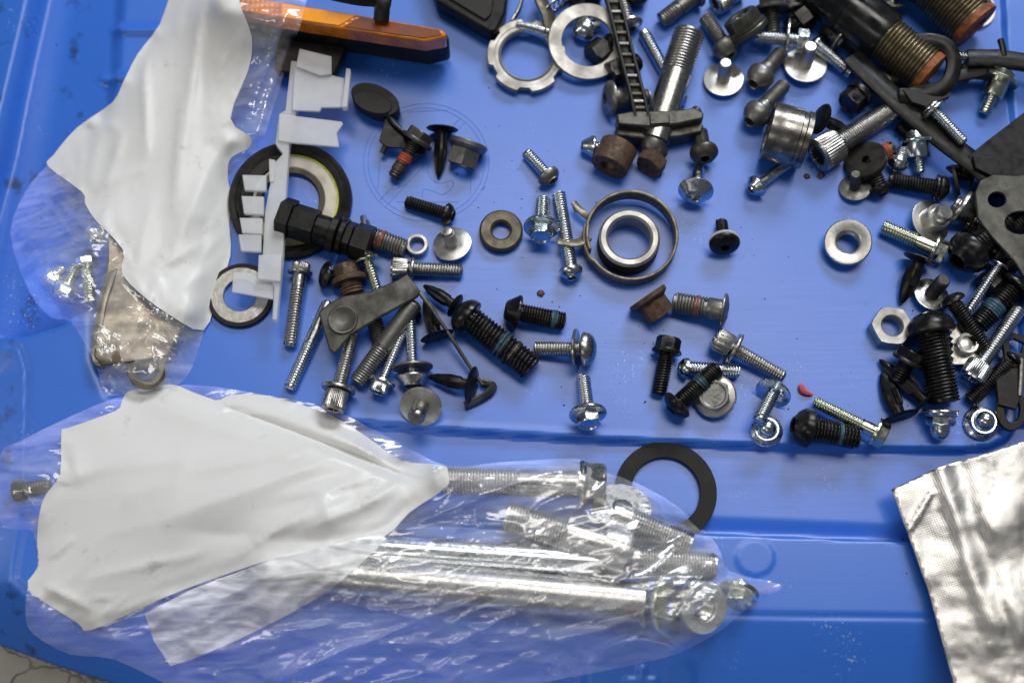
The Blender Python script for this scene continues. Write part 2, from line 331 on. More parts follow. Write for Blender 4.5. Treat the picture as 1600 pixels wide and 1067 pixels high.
# soften the rim edge
z = np.where(np.abs(stt) < 9, z-0.9*(1-np.abs(stt)/9)**2, z)
sg = sdf_poly(gpx, gpy, GUTTER); L1 = np.interp(gpx, [300, 700, 1240, 1600], [650, 676, 702, 706]); L2 = np.interp(gpx, [300, 1110, 1410, 1700], [806, 834, 846, 855])
gfl = -5.0+0.8*np.clip((gpy-L1)/(L2-L1), 0, 1)
gfl = gfl - 1.6*sst(L2-32, L2-6, gpy)
z = z+(gfl-z)*sst(2.2, -2.2, sg)
spk = sdf_poly(gpx, gpy, POCKET)
pfl = -11.0 + 3.0*sst(110, 40, gpx+0.18*gpy) + 0.045*np.clip(gpx+0.2*gpy-60, 0, 160) - 9.0*sst(60, 520, gpy)
z = z+(pfl-z)*sst(8, -14, spk)
sp = sdf_poly(gpx, gpy, PANEL)
wl = 4+22*sst(330, 180, gpx)                       # soft rounded edge on the pocket side, crisp along the gutter
z = z+(0.0-z)*sst(wl*0.6, -wl*0.4, sp)
z = z+0.45*np.exp(-(np.abs(sp+7)/5)**2)*(gpy > 560)*(gpx > 300)*0.6
z = np.where(so > 0, -17.0-0.9*so, z); z = np.maximum(z, -32)
# moulded ribs across the left shoulder
for ry, x0 in ((52, 162), (126, 143), (199, 128), (272, 112)):
    yy = ry+8*sst(x0+40, x0, gpx)*-1
    mask = sst(x0, x0+22, gpx)*sst(330, 250, gpx)
    d = gpy-yy
    z = z+2.6*mask*np.where(d < 0, np.exp(-(d/10)**2), np.exp(-(d/2.5)**2))
# raised disc in the rim, cross mark in the skirt
rd = np.hypot(gpx-1178, (gpy-872)*1.06); z = z+0.5*sst(31, 28, rd)
bp_ = np.hypot((gpx-1000)/95, (gpy-1062)/75); z = z+2.2*sst(1.0, 0.82, bp_)*(gpy > 960)
cross = np.minimum(np.maximum(np.abs(gpx-1004)-5, np.maximum(1040-gpy, gpy-1090)), np.maximum(np.abs(gpx-1003)-24, np.abs(gpy-1066)-7))
z = z+1.2*sst(2.5, -1.0, cross)
zt = z*0.001
me = bpy.data.meshes.new('tray'); ny, nx = gx.shape
co = np.stack([gx, gy, zt], -1).reshape(-1, 3).astype(np.float32)
idx = np.arange(nx*ny).reshape(ny, nx)
keep = (so[:-1, :-1] < 16) | (so[1:, 1:] < 16)
quads = np.stack([idx[:-1, :-1], idx[:-1, 1:], idx[1:, 1:], idx[1:, :-1]], -1)[keep]
me.vertices.add(len(co)); me.vertices.foreach_set('co', co.ravel())
me.loops.add(quads.size); me.loops.foreach_set('vertex_index', quads.ravel().astype(np.int32))
me.polygons.add(len(quads)); me.polygons.foreach_set('loop_start', np.arange(0, quads.size, 4, dtype=np.int32)); me.polygons.foreach_set('loop_total', np.full(len(quads), 4, np.int32))
me.update(); me.validate()
bm = bmesh.new(); bm.from_mesh(me); bmesh.ops.delete(bm, geom=[v for v in bm.verts if not v.link_faces], context='VERTS'); bm.to_mesh(me); bm.free()
me.shade_smooth()
tray = empty('parts_tray', (0, 0, -0.018))
tag(tray, 'blue moulded plastic lid used as a tray under all the hardware', 'tray')
sh = link('shell', me, tray, TRAY); sh.location = (0, 0, 0.018)
def floor_z(px, py):
    p = P(px, py); i = np.clip(np.searchsorted(YS, p.y), 1, len(YS)-1); j = np.clip(np.searchsorted(XS, p.x), 1, len(XS)-1)
    return float(zt[i, j])
# bench under the tray
bme = mesh('bench', *loft([[Vector((x, y, zz)) for x, y in ((-0.75, -0.6), (0.75, -0.6), (0.75, 0.75), (-0.75, 0.75))] for zz in (-0.05, -0.0181)]))
bench = link('bench_top', bme, None, CONC); tag(bench, kind='structure')

# ------------------------------------------------------------------ generic pieces
def tube_path(name, pts, r, mat_, parent=None, n=8):
    """round tube through world points; r scalar or list"""
    pts = [Vector(p) for p in pts]; rings = []
    up = Vector((0, 0, 1))
    for i, p in enumerate(pts):
        t = (pts[min(i+1, len(pts)-1)]-pts[max(i-1, 0)]).normalized()
        a = t.cross(up); a = a.normalized() if a.length > 1e-4 else Vector((1, 0, 0)); b = t.cross(a)
        rr = r[i] if isinstance(r, (list, tuple)) else r
        rings.append([p+a*rr*math.cos(2*math.pi*k/n)+b*rr*math.sin(2*math.pi*k/n) for k in range(n)])
    return link(name, mesh(name, *loft(rings)), parent, mat_)
def catmull(pts, k=6):
    pts = [Vector(p) for p in pts]; q = [pts[0]]+pts+[pts[-1]]; out = []
    for i in range(1, len(q)-2):
        for j in range(k):
            t = j/k; a, b, c, d = q[i-1], q[i], q[i+1], q[i+2]
            out.append(0.5*((2*b)+(c-a)*t+(2*a-5*b+4*c-d)*t*t+(3*b-a-3*c+d)*t**3))
    out.append(pts[-1]); return out
def ribbon(name, pts, w, t, mat_, parent=None, nrm=None, bev=0.0003):
    """flat bar along world points: width w across (in the direction nrm x tangent), thickness t along nrm"""
    pts = [Vector(p) for p in pts]; rings = []
    for i, p in enumerate(pts):
        tg = (pts[min(i+1, len(pts)-1)]-pts[max(i-1, 0)]).normalized()
        n = Vector(nrm(i) if callable(nrm) else (nrm or (0, 0, 1))); n = (n-tg*n.dot(tg)).normalized(); s = tg.cross(n)
        ww = w[i] if isinstance(w, (list, tuple)) else w
        b = min(bev, t*0.3)
        rings.append([p+s*ww/2+n*(t/2-b), p+s*(ww/2-b)+n*t/2, p-s*(ww/2-b)+n*t/2, p-s*ww/2+n*(t/2-b), p-s*ww/2-n*(t/2-b), p-s*(ww/2-b)-n*t/2, p+s*(ww/2-b)-n*t/2, p+s*ww/2-n*(t/2-b)])
    return link(name, mesh(name, *loft(rings), 50), parent, mat_)
def plate(name, poly, z0, z1, mat_, parent=None, holes=(), bev=0.0004, loc=None):
    """prism: outline in photo pixels at height z1 (px units, number or function of px,py), thickness down to z0 offset (px units below)"""
    pts, edges = [], []
    for lp in [poly]+list(holes):
        o = len(pts); pts += [Vector(p) for p in lp]; edges += [(o+i, o+(i+1) % len(lp)) for i in range(len(lp))]
    v2, e2, f2, _, _, _ = delaunay_2d_cdt(pts, edges, [], 1 if holes else 4, 1e-5)
    if holes:
        def inh(f):
            cx, cy_ = sum(v2[i].x for i in f)/len(f), sum(v2[i].y for i in f)/len(f)
            return any(float(sdf_poly(np.array([cx]), np.array([cy_]), h)[0]) < 0 for h in holes)
        f2 = [f for f in f2 if not inh(f)]
    zf = z1 if callable(z1) else (lambda x, y: z1)
    top = [P(p.x, p.y, zf(p.x, p.y)*PX) for p in v2]
    th = z0*PX
    vs = top+[p-Vector((0, 0, th)) for p in top]; n = len(top)
    fs = [tuple(f) for f in f2]+[tuple(i+n for i in reversed(f)) for f in f2]
    cnt = {}
    for f in f2:
        for a, b in zip(f, list(f[1:])+[f[0]]): cnt[(a, b)] = 1
    for (a, b) in list(cnt):
        if (b, a) not in cnt: fs.append((b, a, a+n, b+n))
    me = mesh(name, vs, fs, 30); o = link(name, me, parent, mat_)
    if bev:
        m = o.modifiers.new('bevel', 'BEVEL'); m.width = bev; m.segments = 2; m.limit_method = 'ANGLE'; m.angle_limit = R(40)
    return o
GROUPS = {}
def thing(name, label, cat, loc=(0, 0, 0), q=None):
    o = empty(name, loc, q); tag(o, label, cat, cat+'s loose in the tray'); return o

def head_mesh(kind, r, h, sock=0.5, fl=None, n=24):
    """rings from underside (z=0) to top; r radius, fl=(radius,thickness)"""
    rg = []; z0 = 0.0; c = circ; N_ = 108 if kind == 'cap' else 24
    if fl:
        fr, ft = fl
        rg += [c(fr*0.97, 0, N_), c(fr, ft*0.25, N_), c(fr, ft*0.75, N_), c(fr*0.95, ft, N_)]
        z0 = ft
        if kind in ('hex', 'hexplain', 'acorn'): rg += [c(min(fr*0.93, r*1.22), ft+(h-ft)*0.06, N_)]; z0 = ft+(h-ft)*0.14
        else: z0 = ft+h*0.01
    if kind in ('hex', 'hexplain'):
        a = 2*r*0.866
        rg += [hexg(a, z0, N_), hexg(a, h*0.86, N_), hexg(a, h*0.94, N_, r*0.95), hexg(a, h, N_, r*0.86)]
        if kind == 'hex': rg += [c(r*0.76, h, N_), c(r*0.66, h-h*0.10, N_), c(r*0.2, h-h*0.10, N_)]
    elif kind == 'cap':
        rg += [c(r*0.95, z0, N_), knurl(r, z0+h*0.08), knurl(r, h*0.86), c(r*0.97, h*0.90, N_), c(r*0.90, h, N_), c(r*sock*1.2, h, N_), hexg(2*r*sock, h-h*0.04, N_), hexg(2*r*sock, h*0.35, N_), c(r*0.1, h*0.28, N_)]
    elif kind in ('button', 'torx', 'dome', 'cone'):
        if not fl: rg += [c(r*0.93, 0, N_), c(r, h*0.10, N_), c(r, h*0.2, N_)]
        k0 = sock*1.12 if kind in ('button', 'torx', 'cone') else 0.12
        if kind == 'cone': rg += [c(r*0.97, h*0.24, N_), c(r*0.58, h*0.88, N_), c(r*0.52, h*0.96, N_), c(r*k0, h, N_)]
        else:
            for i in range(1, 7):
                t = i/6*math.pi/2*0.98; rr = r*math.cos(t); zz = h*(0.2+0.8*math.sin(t))
                if rr < r*k0: break
                rg.append(c(rr, zz if z0 == 0 else z0+(h-z0)*math.sin(t), N_))
            rg.append(c(r*k0, h*0.985, N_))
        if kind != 'dome':
            f = (lambda zz: hexg(2*r*sock*0.95, zz, N_)) if kind != 'torx' else (lambda zz: star(r*sock*0.9, zz, N_))
            rg += [f(h*0.93), f(h*0.35), c(r*0.08, h*0.30, N_)]
        else: rg.append(c(r*0.05, h, N_))
    elif kind == 'disc':
        rg = [c(r*0.5, h, N_), c(r*0.55, h*0.45, N_), c(r*0.95, h*0.42, N_), c(r, h*0.35, N_), c(r, h*0.06, N_), c(r*0.96, 0, N_), c(r*0.80, 0, N_), c(r*0.78, -h*0.03, N_), c(r*0.3, -h*0.03, N_)]
    elif kind == 'acorn':
        a = 2*r*0.866
        rg += [hexg(a, z0, N_), hexg(a, h*0.42, N_), hexg(a, h*0.48, N_, r*0.95), c(r*0.85, h*0.52, N_), c(r*0.74, h*0.52, N_), c(r*0.68, h*0.49, N_), c(r*0.66, h*0.56, N_), c(r*0.66, h*0.62, N_)]
        for i in range(1, 7):
            t = i/6*math.pi/2*0.97; rg.append(c(r*0.66*math.cos(t), h*(0.62+0.38*math.sin(t)), N_))
    return loft(rg)

def bolt(name, label, cat, A, B, d, kind, hd, hh, m, hm=None, fl=None, pl=0, sock=0.5, wash=(), band=(), shoulder=None, roll=None, pitch=None, zA=None, zB=None, smooth=False, text=None):
    """A = outer end of the head, B = tip of the shank (photo pixels, optional height in px units)"""
    big = max(hd, fl[0] if fl else 0, max([q[1] for q in wash] or [0]))
    Aw = PZ(A, zA if zA is not None else (big/2)*0.98); Bw = PZ(B, zB if zB is not None else d/2)
    u = scale_at(A[0], A[1], Aw.z)*0.98
    ax = (Aw-Bw); L = ax.length; ax.normalize()
    org = Aw-ax*hh*u
    t = thing(name, label, cat, org, axis_q(ax, random.random()*6.28 if roll is None else roll))
    f = (fl[0]/2*u, fl[1]*u) if fl else None
    hp = link('head', mesh('head', *head_mesh(kind, hd/2*u, hh*u, sock, f), 32), t, hm or m)
    sl = L-hh*u; r = d/2*u*1.10; p = (pitch or max(4.4, d*0.16))*u
    zs = 0.0
    if shoulder:
        k, sd = shoulder; k *= u
        link('shoulder', mesh('shoulder', *loft([circ(sd/2*u, 0.2*u), circ(sd/2*u, -k*0.92), circ(sd/2*u*0.92, -k)]), 40), t, hm or m); zs = -k+0.2*u
    if pl:
        link('plain_shank', mesh('plain_shank', *loft([circ(r*0.97, zs+0.3*u, 20), circ(r*0.97, -pl*u, 20)])), t, m)
        zs = -pl*u+0.2*u
    if smooth:
        link('shank', mesh('shank', *loft([circ(r, zs+0.3*u, 20), circ(r, -sl+r*0.5, 20), circ(r*0.93, -sl+r*0.2, 20), circ(r*0.75, -sl, 20)])), t, m)
    else:
        link('thread', mesh('thread', *threadm(r, -sl, zs+0.4*u, p), 60), t, m)
    for (z0, z1, bm_) in band:
        link('thread_lock', mesh('thread_lock', *threadm(r*1.05, -z1*u, -z0*u, p, depth=p*0.32), 60), t, bm_)
    for wq in wash:
        z0, wd, wt = wq[:3]; wm = wq[3] if len(wq) > 3 else m; R0 = wd/2*u; r0 = r*1.12; a, b = -z0*u, -(z0+wt)*u
        wo = link('washer', mesh('washer', *loft([circ(R0*0.97, a), circ(R0, a-wt*u*0.2), circ(R0, b+wt*u*0.2), circ(R0*0.97, b), circ(r0, b), circ(r0, a)], closed=True)), t, wm)
        if len(wq) > 4: wo.rotation_euler = (wq[4], 0, 0); wo.location = (0, 0, 0)
    if text:
        cu = bpy.data.curves.new('t', 'FONT'); cu.body = text; cu.size = hd*u*0.5; cu.extrude = 0.00035; cu.align_x = 'CENTER'; cu.align_y = 'CENTER'
        to = bpy.data.objects.new('t', cu); COL.objects.link(to); dg = bpy.context.evaluated_depsgraph_get()
        tm = bpy.data.meshes.new_from_object(to.evaluated_get(dg)); bpy.data.objects.remove(to)
        lo = link('raised_marking', tm, hp, hm or m); lo.location = (0, 0, hh*u*0.905); lo.rotation_euler = (0, 0, R(150))
    return t

def ring(name, label, cat, C, do, di, h, m, axis=(0, 0, 1), z=None, bev=0.12, inner=None, hexo=False, parts=None, n=40, di2=None):
    """washer, spacer or nut: centre C (px), outer/inner diameters and height in px, sitting on the floor unless z is given"""
    if hexo: n = 24
    z0 = (z if z is not None else 0.0)
    Cw = P(C[0], C[1], (z0+h/2)*PX); u = scale_at(C[0], C[1])
    t = thing(name, label, cat, Cw, axis_q(axis, random.random()*6))
    R0, r0, H = do/2*u, di/2*u, h/2*u; b = bev*min(h, (do-di)/2)*u
    if hexo:
        a = 2*R0*0.866
        rg = [hexg(a, -H, n, R0*0.95), hexg(a, -H*0.8, n), hexg(a, H*0.8, n), hexg(a, H, n, R0*0.95), circ(r0*1.12, H, n), circ(r0, H*0.75, n), circ(r0, -H*0.75, n), circ(r0*1.12, -H, n)]
    else:
        rg = [circ(R0-b, -H, n), circ(R0, -H+b, n), circ(R0, H-b, n), circ(R0-b, H, n), circ(r0+b, H, n), circ(r0, H-b, n), circ(r0, -H+b, n), circ(r0+b, -H, n)]
    link('body' if not hexo else 'nut_body', mesh('ring', *loft(rg, closed=True), 30), t, m)
    if inner:
        link('inner_thread', mesh('inner_thread', *threadm(r0*1.03, -H*0.85, H*0.85, 3.4*u, 24, depth=0)[0:2]), t, inner)
    return t
def inner_thread(t, r, z0, z1, pitch, m, n=20):
    vs, fs = [], []
    k = int((z1-z0)/pitch*n)
    for i in range(k+1):
        a = 2*math.pi*i/n; zz = z0+pitch*i/n
        vs += [Vector((r*math.cos(a), r*math.sin(a), zz)), Vector((r*0.9*math.cos(a), r*0.9*math.sin(a), zz+pitch*0.5))]
    for i in range(k):
        fs.append((2*i, 2*i+2, 2*i+3, 2*i+1))
        if i+n+1 <= k: fs.append((2*i+1, 2*i+3, 2*(i+1+n), 2*(i+n)))
    return link('thread', mesh('thread', vs, fs, 60), t, m)
def flange_nut(name, label, Fc, Hc, fd, hd, di, m, ft=8, bore=None):
    """flange face centre Fc and hex end centre Hc, px with heights"""
    a, b = PZ(Fc), PZ(Hc); u = scale_at(Fc[0], Fc[1], a.z); ax = (b-a); L = ax.length; ax.normalize()
    t = thing(name, label, 'nut', a, axis_q(ax, 0.4))
    R0, r1, r0 = fd/2*u, hd/2*u, di/2*u; n = 24; f = ft*u; A_ = 2*r1*0.866
    rg = [circ(R0*0.95, 0, n), circ(R0, f*0.2, n), circ(R0, f*0.8, n), circ(R0*0.95, f, n), circ(r1*1.1, f*1.25, n), hexg(A_, f*1.5, n), hexg(A_, L*0.9, n), hexg(A_, L, n, r1*0.9), circ(r0*1.1, L, n), circ(r0, L*0.92, n), circ(r0, L*0.05, n), circ(r0*1.15, 0, n)]
    link('nut_body', mesh('nut_body', *loft(rg, closed=True), 30), t, m)
    inner_thread(t, r0*1.0, L*0.1, L*0.85, 3.6*u, bore or m)
    return t
def rivet(label, A, B, hd, d, zA=None, zB=None, name='push_rivet', L2=None):
    """plastic push rivet: flat head at A, split tapering body to tip B"""
    Aw = PZ(A, zA if zA is not None else hd/2*0.9); Bw = PZ(B, zB if zB is not None else d*0.3); u = scale_at(A[0], A[1])
    ax = Aw-Bw; L = ax.length; ax.normalize()
    t = thing(name, label, 'push rivet', Aw, axis_q(ax, random.random()*6))
    r = d/2*u; R0 = hd/2*u
    link('head', mesh('head', *loft([circ(r, -3*u), circ(R0*0.96, -2*u), circ(R0, -1*u), circ(R0*0.9, 1.0*u), circ(R0*0.5, 2.2*u), circ(R0*0.1, 2.6*u)]), 40), t, BP)
    rg = [circ(r*0.8, -2*u, 16), circ(r*0.82, -L*0.22, 16), circ(r*1.05, -L*0.28, 16), circ(r*1.1, -L*0.5, 16), circ(r*0.95, -L*0.62, 16), circ(r*0.75, -L*0.8, 16), circ(r*0.32, -L*0.97, 16), circ(r*0.15, -L, 16)]
    rg = [[v*1 for v in g] for g in rg]
    for g in rg[2:6]:
        for i in (0, 1, 8, 9, 4, 12): g[i].x *= 0.72; g[i].y *= 0.72
    link('split_body', mesh('split_body', *loft(rg), 35), t, BP)
    for s in (-1, 1):
        link('prong', mesh('prong', *loft([[Vector((s*r*0.75+dx_*r*0.22, dy_*r*0.3, zz)) for dx_, dy_ in ((-1, -1), (1, -1), (1, 1), (-1, 1))] for zz in (-L*0.25, -L*0.6)])), t, BP)
    return t
# ------------------------------------------------------------------ embossed prohibition mark in the tray floor
def emboss(pts, wdt=1.3):
    o = tube_path('moulded_line', [p+Vector((0, 0, 0.00002)) for p in pts], wdt*0.5*PX, TRAY, None, 6)
    o.parent = tray; o.location = (0, 0, 0.018); return o
def ell(cx, cy_, rx, ry, a0=0, a1=360, k=60): return [P(cx+rx*math.cos(R(a0+(a1-a0)*i/k)), cy_+ry*math.sin(R(a0+(a1-a0)*i/k))) for i in range(k+1)]
emboss(ell(666, 254, 98, 92)); emboss(ell(666, 254, 91, 85))
emboss([P(719, 185), P(592, 314)]); emboss([P(728, 190), P(603, 322)])
emboss([P(594, 250), P(590, 297)]); emboss([P(736, 268), P(735, 305)]); emboss([P(620, 316), P(716, 316)]); emboss([P(636, 176), P(700, 172)])
emboss(catmull([P(660, 308), P(662, 296), P(680, 300), P(692, 304), P(706, 294), P(707, 282), P(696, 285), P(684, 286), P(672, 277), P(668, 262), P(672, 250)]))
emboss(catmull([P(612, 284), P(614, 296), P(630, 290), P(640, 280)]))

# ------------------------------------------------------------------ the sparse middle of the tray
bolt('pan_head_screw', 'zinc pan head screw with darkened rim, head near the long screw through the clamp tab', 'screw', (865, 284), (822, 238), 18, 'torx', 38, 17, ZN, hm=GS, sock=0.45)
bolt('button_head_screw', 'black button head screw lying across the moulded circle', 'screw', (709, 338), (634, 315), 20, 'button', 36, 15, BO, sock=0.45)
rivet('black push rivet beside the grey flange nut inside the moulded circle', (691, 201), (685, 278), 50, 19)
flange_nut('flange_nut', 'grey brown flange nut on its side beside the black push rivet', (733, 222, 26), (721, 259, 15), 62, 50, 26, GS, 9)
ring('spacer', 'small bright aluminium spacer ring next to the cap screw with spring washer', 'spacer', (652, 384), 34, 23, 16, RW)
bolt('shoulder_stud', 'white faced flange stud standing on its head beside the black button head screw', 'stud', (708, 386, 1), (699, 361, 46), 19, 'disc', 62, 10, ZB, smooth=False, hm=ZB)
bolt('socket_cap_screw', 'steel socket cap screw with a spring washer behind the grey lever plate', 'cap screw', (611, 418, 18), (723, 424), 21, 'cap', 33, 26, ST_, wash=((5, 36, 5),))
ring('thick_washer', 'thick bronze washer with a small hole beside the zinc flange bolt', 'washer', (783, 362), 68, 28, 16, BW, bev=0.2)
bolt('hex_flange_bolt', 'blue zinc hex flange bolt touching the long screw, flange toward the bronze washer', 'bolt', (845, 371, 40), (849, 310, 12), 21, 'hex', 38, 24, BZ, fl=(58, 6), pl=6)
bolt('pan_head_screw', 'long zinc pan head screw lying under the clamp tab', 'screw', (894, 436), (873, 302), 21, 'torx', 38, 18, ZN, sock=0.42)
# spring clamp
t = thing('hose_clamp', 'flat wire spring hose clamp with two tabs around the bushing', 'hose clamp', P(984, 372))
cpts = []
for i in range(-4, 76):
    a = R(i*5+185); rr = 70+3.0*(i < 6)-1.5*(i > 68)
    c = P(984+0, 378); u = scale_at(984, 378)
    cpts.append(Vector((c.x+rr*u*math.cos(a), c.y-rr*u*math.sin(a)*-1, (14+3*math.sin(a)+i*0.10)*PX)))
o = ribbon('band', cpts, 30*PX, 5*PX, CB, t, nrm=lambda i: Vector((cpts[i].x-P(984, 378).x, cpts[i].y-P(984, 378).y, 0)))
o2 = ribbon('tab', catmull([PZ((917, 372, 18)), PZ((912, 376, 24)), PZ((900, 380, 25)), PZ((886, 379, 25)), PZ((872, 377, 25))], 4), 18*PX, 4*PX, CB, t, nrm=(0, 0.6, 1))
o3 = ribbon('tab', catmull([PZ((924, 342, 17)), PZ((914, 335, 22)), PZ((904, 326, 22)), PZ((896, 316, 22))], 4), 12*PX, 4*PX, CB, t, nrm=(0.8, -0.6, 0.6))
o3 = ribbon('tab', catmull([PZ((896, 316, 22)), PZ((896, 324, 19)), PZ((900, 333, 17))], 4), 5*PX, 3.0*PX, CB, t, nrm=(1, 0, 0.3))
for o in (o2, o3): pass
for ch in t.children: ch.matrix_parent_inverse = Matrix.Translation(-t.location)
t = ring('bushing', 'thick steel bushing with greasy dark outside standing inside the hose clamp', 'bushing', (982, 378), 94, 66, 40, RW, bev=0.25, n=48)
u = scale_at(982, 378)
link('grease_coat', mesh('grease_coat', *loft([circ(47.6*u, -20*u, 48), circ(47.8*u, 0, 48), circ(47.5*u, 13*u, 48), circ(46.4*u, 15*u, 48), circ(46.4*u, -20*u, 48)], closed=True)), t, RB)
def spacer_between(name, label, cat, A, B, do, di, m, n=32, lip=None, m2=None):
    a, b = PZ(A), PZ(B); u = scale_at(A[0], A[1], a.z); ax = b-a; L = ax.length; ax.normalize()
    t = thing(name, label, cat, a, axis_q(ax)); R0, r0 = do/2*u, di/2*u; e = 1.5*u
    rg = [circ(R0-e, 0, n), circ(R0, e, n)]
    if lip: rg += [circ(R0, L*lip, n), circ(R0*0.95, L*lip+e, n), circ(R0*0.95, L*(lip+0.12), n), circ(R0, L*(lip+0.12)+e, n)]
    rg += [circ(R0, L-e, n), circ(R0-e, L, n), circ(r0+e, L, n), circ(r0, L-e, n), circ(r0, e, n), circ(r0+e, 0, n)]
    link('body', mesh('body', *loft(rg, closed=True), 30), t, m)
    return t
spacer_between('spacer', 'rusty brown steel spacer tube under the big bolt bracket', 'spacer', (968, 228, 28), (951, 262, 30), 60, 28, RU)
bolt('flange_screw', 'small bright zinc bolt tucked behind the rusty spacer', 'screw', (909, 228), (962, 232), 16, 'torx', 30, 20, ZN, fl=(36, 5))
bolt('hex_bolt', 'rusty brown hex bolt below the big steel bolt end', 'bolt', (1012, 262, 22), (1036, 232, 14), 22, 'hex', 48, 22, RU)
link_b = plate('bracket_foot', [(1024, 245), (1036, 248), (1035, 272), (1028, 274), (1022, 268)], 10, 12, RU, None); 
tag(link_b, 'rusty flat metal tab sticking out under the big bolt', 'tab', 'tabs loose in the tray')
# big bolt through the cast bracket
bolt('long_bolt', 'large worn steel bolt leaning through the black cast bracket', 'bolt', (1014, 246, 20), (1078, 48, 48), 46, 'dome', 40, 30, ST_, hm=GS, pl=118, pitch=5)
t = thing('cast_bracket', 'black cast oval bracket clamped round the large worn bolt', 'bracket', P(1030, 200))
def par(o, t): o.parent = t; o.matrix_parent_inverse = Matrix.Translation(-t.location); return o
par(plate('lower_plate', [(961, 198), (975, 195), (1060, 196), (1092, 190), (1100, 196), (1096, 206), (1060, 214), (1010, 217), (966, 212)], 34, 36, DP, bev=0.0008), t)
par(plate('upper_plate', [(963, 178), (985, 174), (1060, 172), (1084, 168), (1100, 176), (1098, 186), (1060, 194), (1012, 198), (966, 194)], 42, 54, DP, bev=0.0008), t)
par(plate('lug', [(1015, 180), (1046, 178), (1047, 192), (1016, 194)], 8, 58, DP), t)
bolt('truss_head_screw', 'grey wide head torx screw under the rung strap beside the cast bracket', 'screw', (944, 155), (1015, 152), 24, 'torx', 58, 14, GS, shoulder=(22, 34), sock=0.35)
bolt('button_head_screw', 'grey button screw poking out of the cast bracket end', 'screw', (1095, 190, 20), (1060, 178, 30), 18, 'torx', 42, 18, GS, sock=0.42)
bolt('set_screw', 'tiny bright zinc screw behind the large worn bolt shank', 'screw', (1072, 150, 10), (1052, 160, 8), 14, 'button', 26, 14, ZN, sock=0.4)
bolt('threaded_stud', 'zinc threaded stud between the rung strap and the large worn bolt', 'stud', (1004, 48, 10), (1046, 124, 10), 19, 'dome', 17, 4, ZN)
bolt('shoulder_bolt', 'dark dome head bolt with wide collar below the cast bracket', 'bolt', (1102, 250, 32), (1094, 206, 10), 22, 'torx', 40, 20, DP, fl=(46, 8), sock=0.4)
bolt('cone_head_screw', 'polished cone head screw with hex socket below the dark collar bolt', 'screw', (1086, 309, 34), (1091, 264, 10), 20, 'cone', 57, 19, ZN, sock=0.3, smooth=True)
bolt('button_head_screw', 'black button screw with pale grey washer standing alone', 'screw', (1133, 388, 30), (1127, 345, 8), 18, 'torx', 50, 12, BO, wash=((1, 50, 5, MW),), sock=0.3)
bolt('flange_screw', 'zinc flange cap screw lying under the worn sleeve edge', 'screw', (1172, 298), (1236, 252), 17, 'torx', 30, 17, ZN, fl=(38, 6), sock=0.45, smooth=True)
spacer_between('sleeve', 'worn steel sleeve with smeared black grime, on its side', 'sleeve', (1199, 204, 46), (1262, 221, 46), 92, 76, WS, n=48, lip=0.72)
flange_nut('flange_nut', 'bright flange nut lying flange up alone on the bare tray', (1325, 378, 28), (1324, 384, 0), 74, 60, 38, ZB, 9)
bolt('hex_flange_bolt', 'yellow zinc hex bolt pointing at the bright flange nut', 'bolt', (1478, 396), (1378, 354), 23, 'hex', 38, 22, YZ, fl=(46, 5), pl=24)
bolt('screw_with_washers', 'steel screw with two loose washers near the blue tipped black bolt', 'screw', (932, 545), (835, 545), 22, 'dome', 56, 22, ST_, wash=((9, 66, 4),))
bolt('hex_flange_bolt', 'short zinc hex flange bolt standing on its tip beside the tray step', 'bolt', (921, 664, 40), (911, 588, 11), 21, 'hex', 40, 24, ZN, fl=(61, 6))
bolt('button_head_bolt', 'black flat head bolt with a blue thread lock stripe, beside a dirt crumb', 'bolt', (789, 484), (883, 503), 28, 'cone', 56, 24, BO, band=((50, 62, TB),), sock=0.4)
bolt('dome_head_bolt', 'big black dome head bolt with fine threads and green thread lock', 'bolt', (713, 482), (833, 577), 41, 'dome', 62, 28, BO, band=((58, 74, TB), (84, 92, DP)))
bolt('shoulder_bolt', 'grey truss head bolt with red thread lock next to the rusty flange nut', 'bolt', (1138, 487), (1051, 472), 32, 'torx', 58, 10, GS, shoulder=(24, 36), band=((38, 46, TR),), sock=0.4)
flange_nut('flange_nut', 'rusty brown flange nut lying on its side below the hose clamp', (1010, 462, 24), (1033, 495, 16), 66, 50, 26, RU, 9)
bolt('hex_flange_bolt', 'black hex flange bolt beside the zinc pan head screw', 'bolt', (1046, 527), (1029, 617), 23, 'hex', 40, 26, BO, fl=(48, 5))
bolt('pan_head_screw', 'zinc pan head screw lying beneath the black bolt and stamped hex bolt', 'screw', (1060, 574), (1155, 581), 22, 'torx', 34, 16, ZN, sock=0.42)
bolt('button_head_bolt', 'black button bolt with a blue tip lying across the zinc pan head screw', 'bolt', (1048, 642, 24), (1122, 574, 30), 27, 'torx', 52, 18, BO, band=((42, 58, TB),), sock=0.35)
bolt('hex_flange_bolt', 'grey hex flange bolt standing head up with raised digits', 'bolt', (1115, 616, 34), (1119, 622, -2), 26, 'hex', 54, 22, GZ, fl=(70, 6), text='48')
bolt('socket_cap_screw', 'steel socket cap screw with a big spring washer pointing at the red scrap', 'cap screw', (1117, 527), (1225, 590), 21, 'cap', 38, 28, ST_, wash=((4, 54, 6),))
bolt('shoulder_stud', 'zinc stud with wide disc head leaning over the acorn nut', 'stud', (1210, 610, 18), (1186, 657, 48), 19, 'disc', 58, 8, BZ)
def acorn(label, A, B, fd, hd, hh, m=ZN):
    """flange face B, dome end A"""
    a, b = PZ(A), PZ(B); u = scale_at(A[0], A[1], a.z); ax = (a-b); L = ax.length; ax.normalize()
    t = thing('acorn_nut', label, 'nut', b, axis_q(ax, random.random()))
    link('nut_body', mesh('nut_body', *head_mesh('acorn', hd/2*u, L, 0.5, (fd/2*u, 5*u)), 32), t, m)
    return t
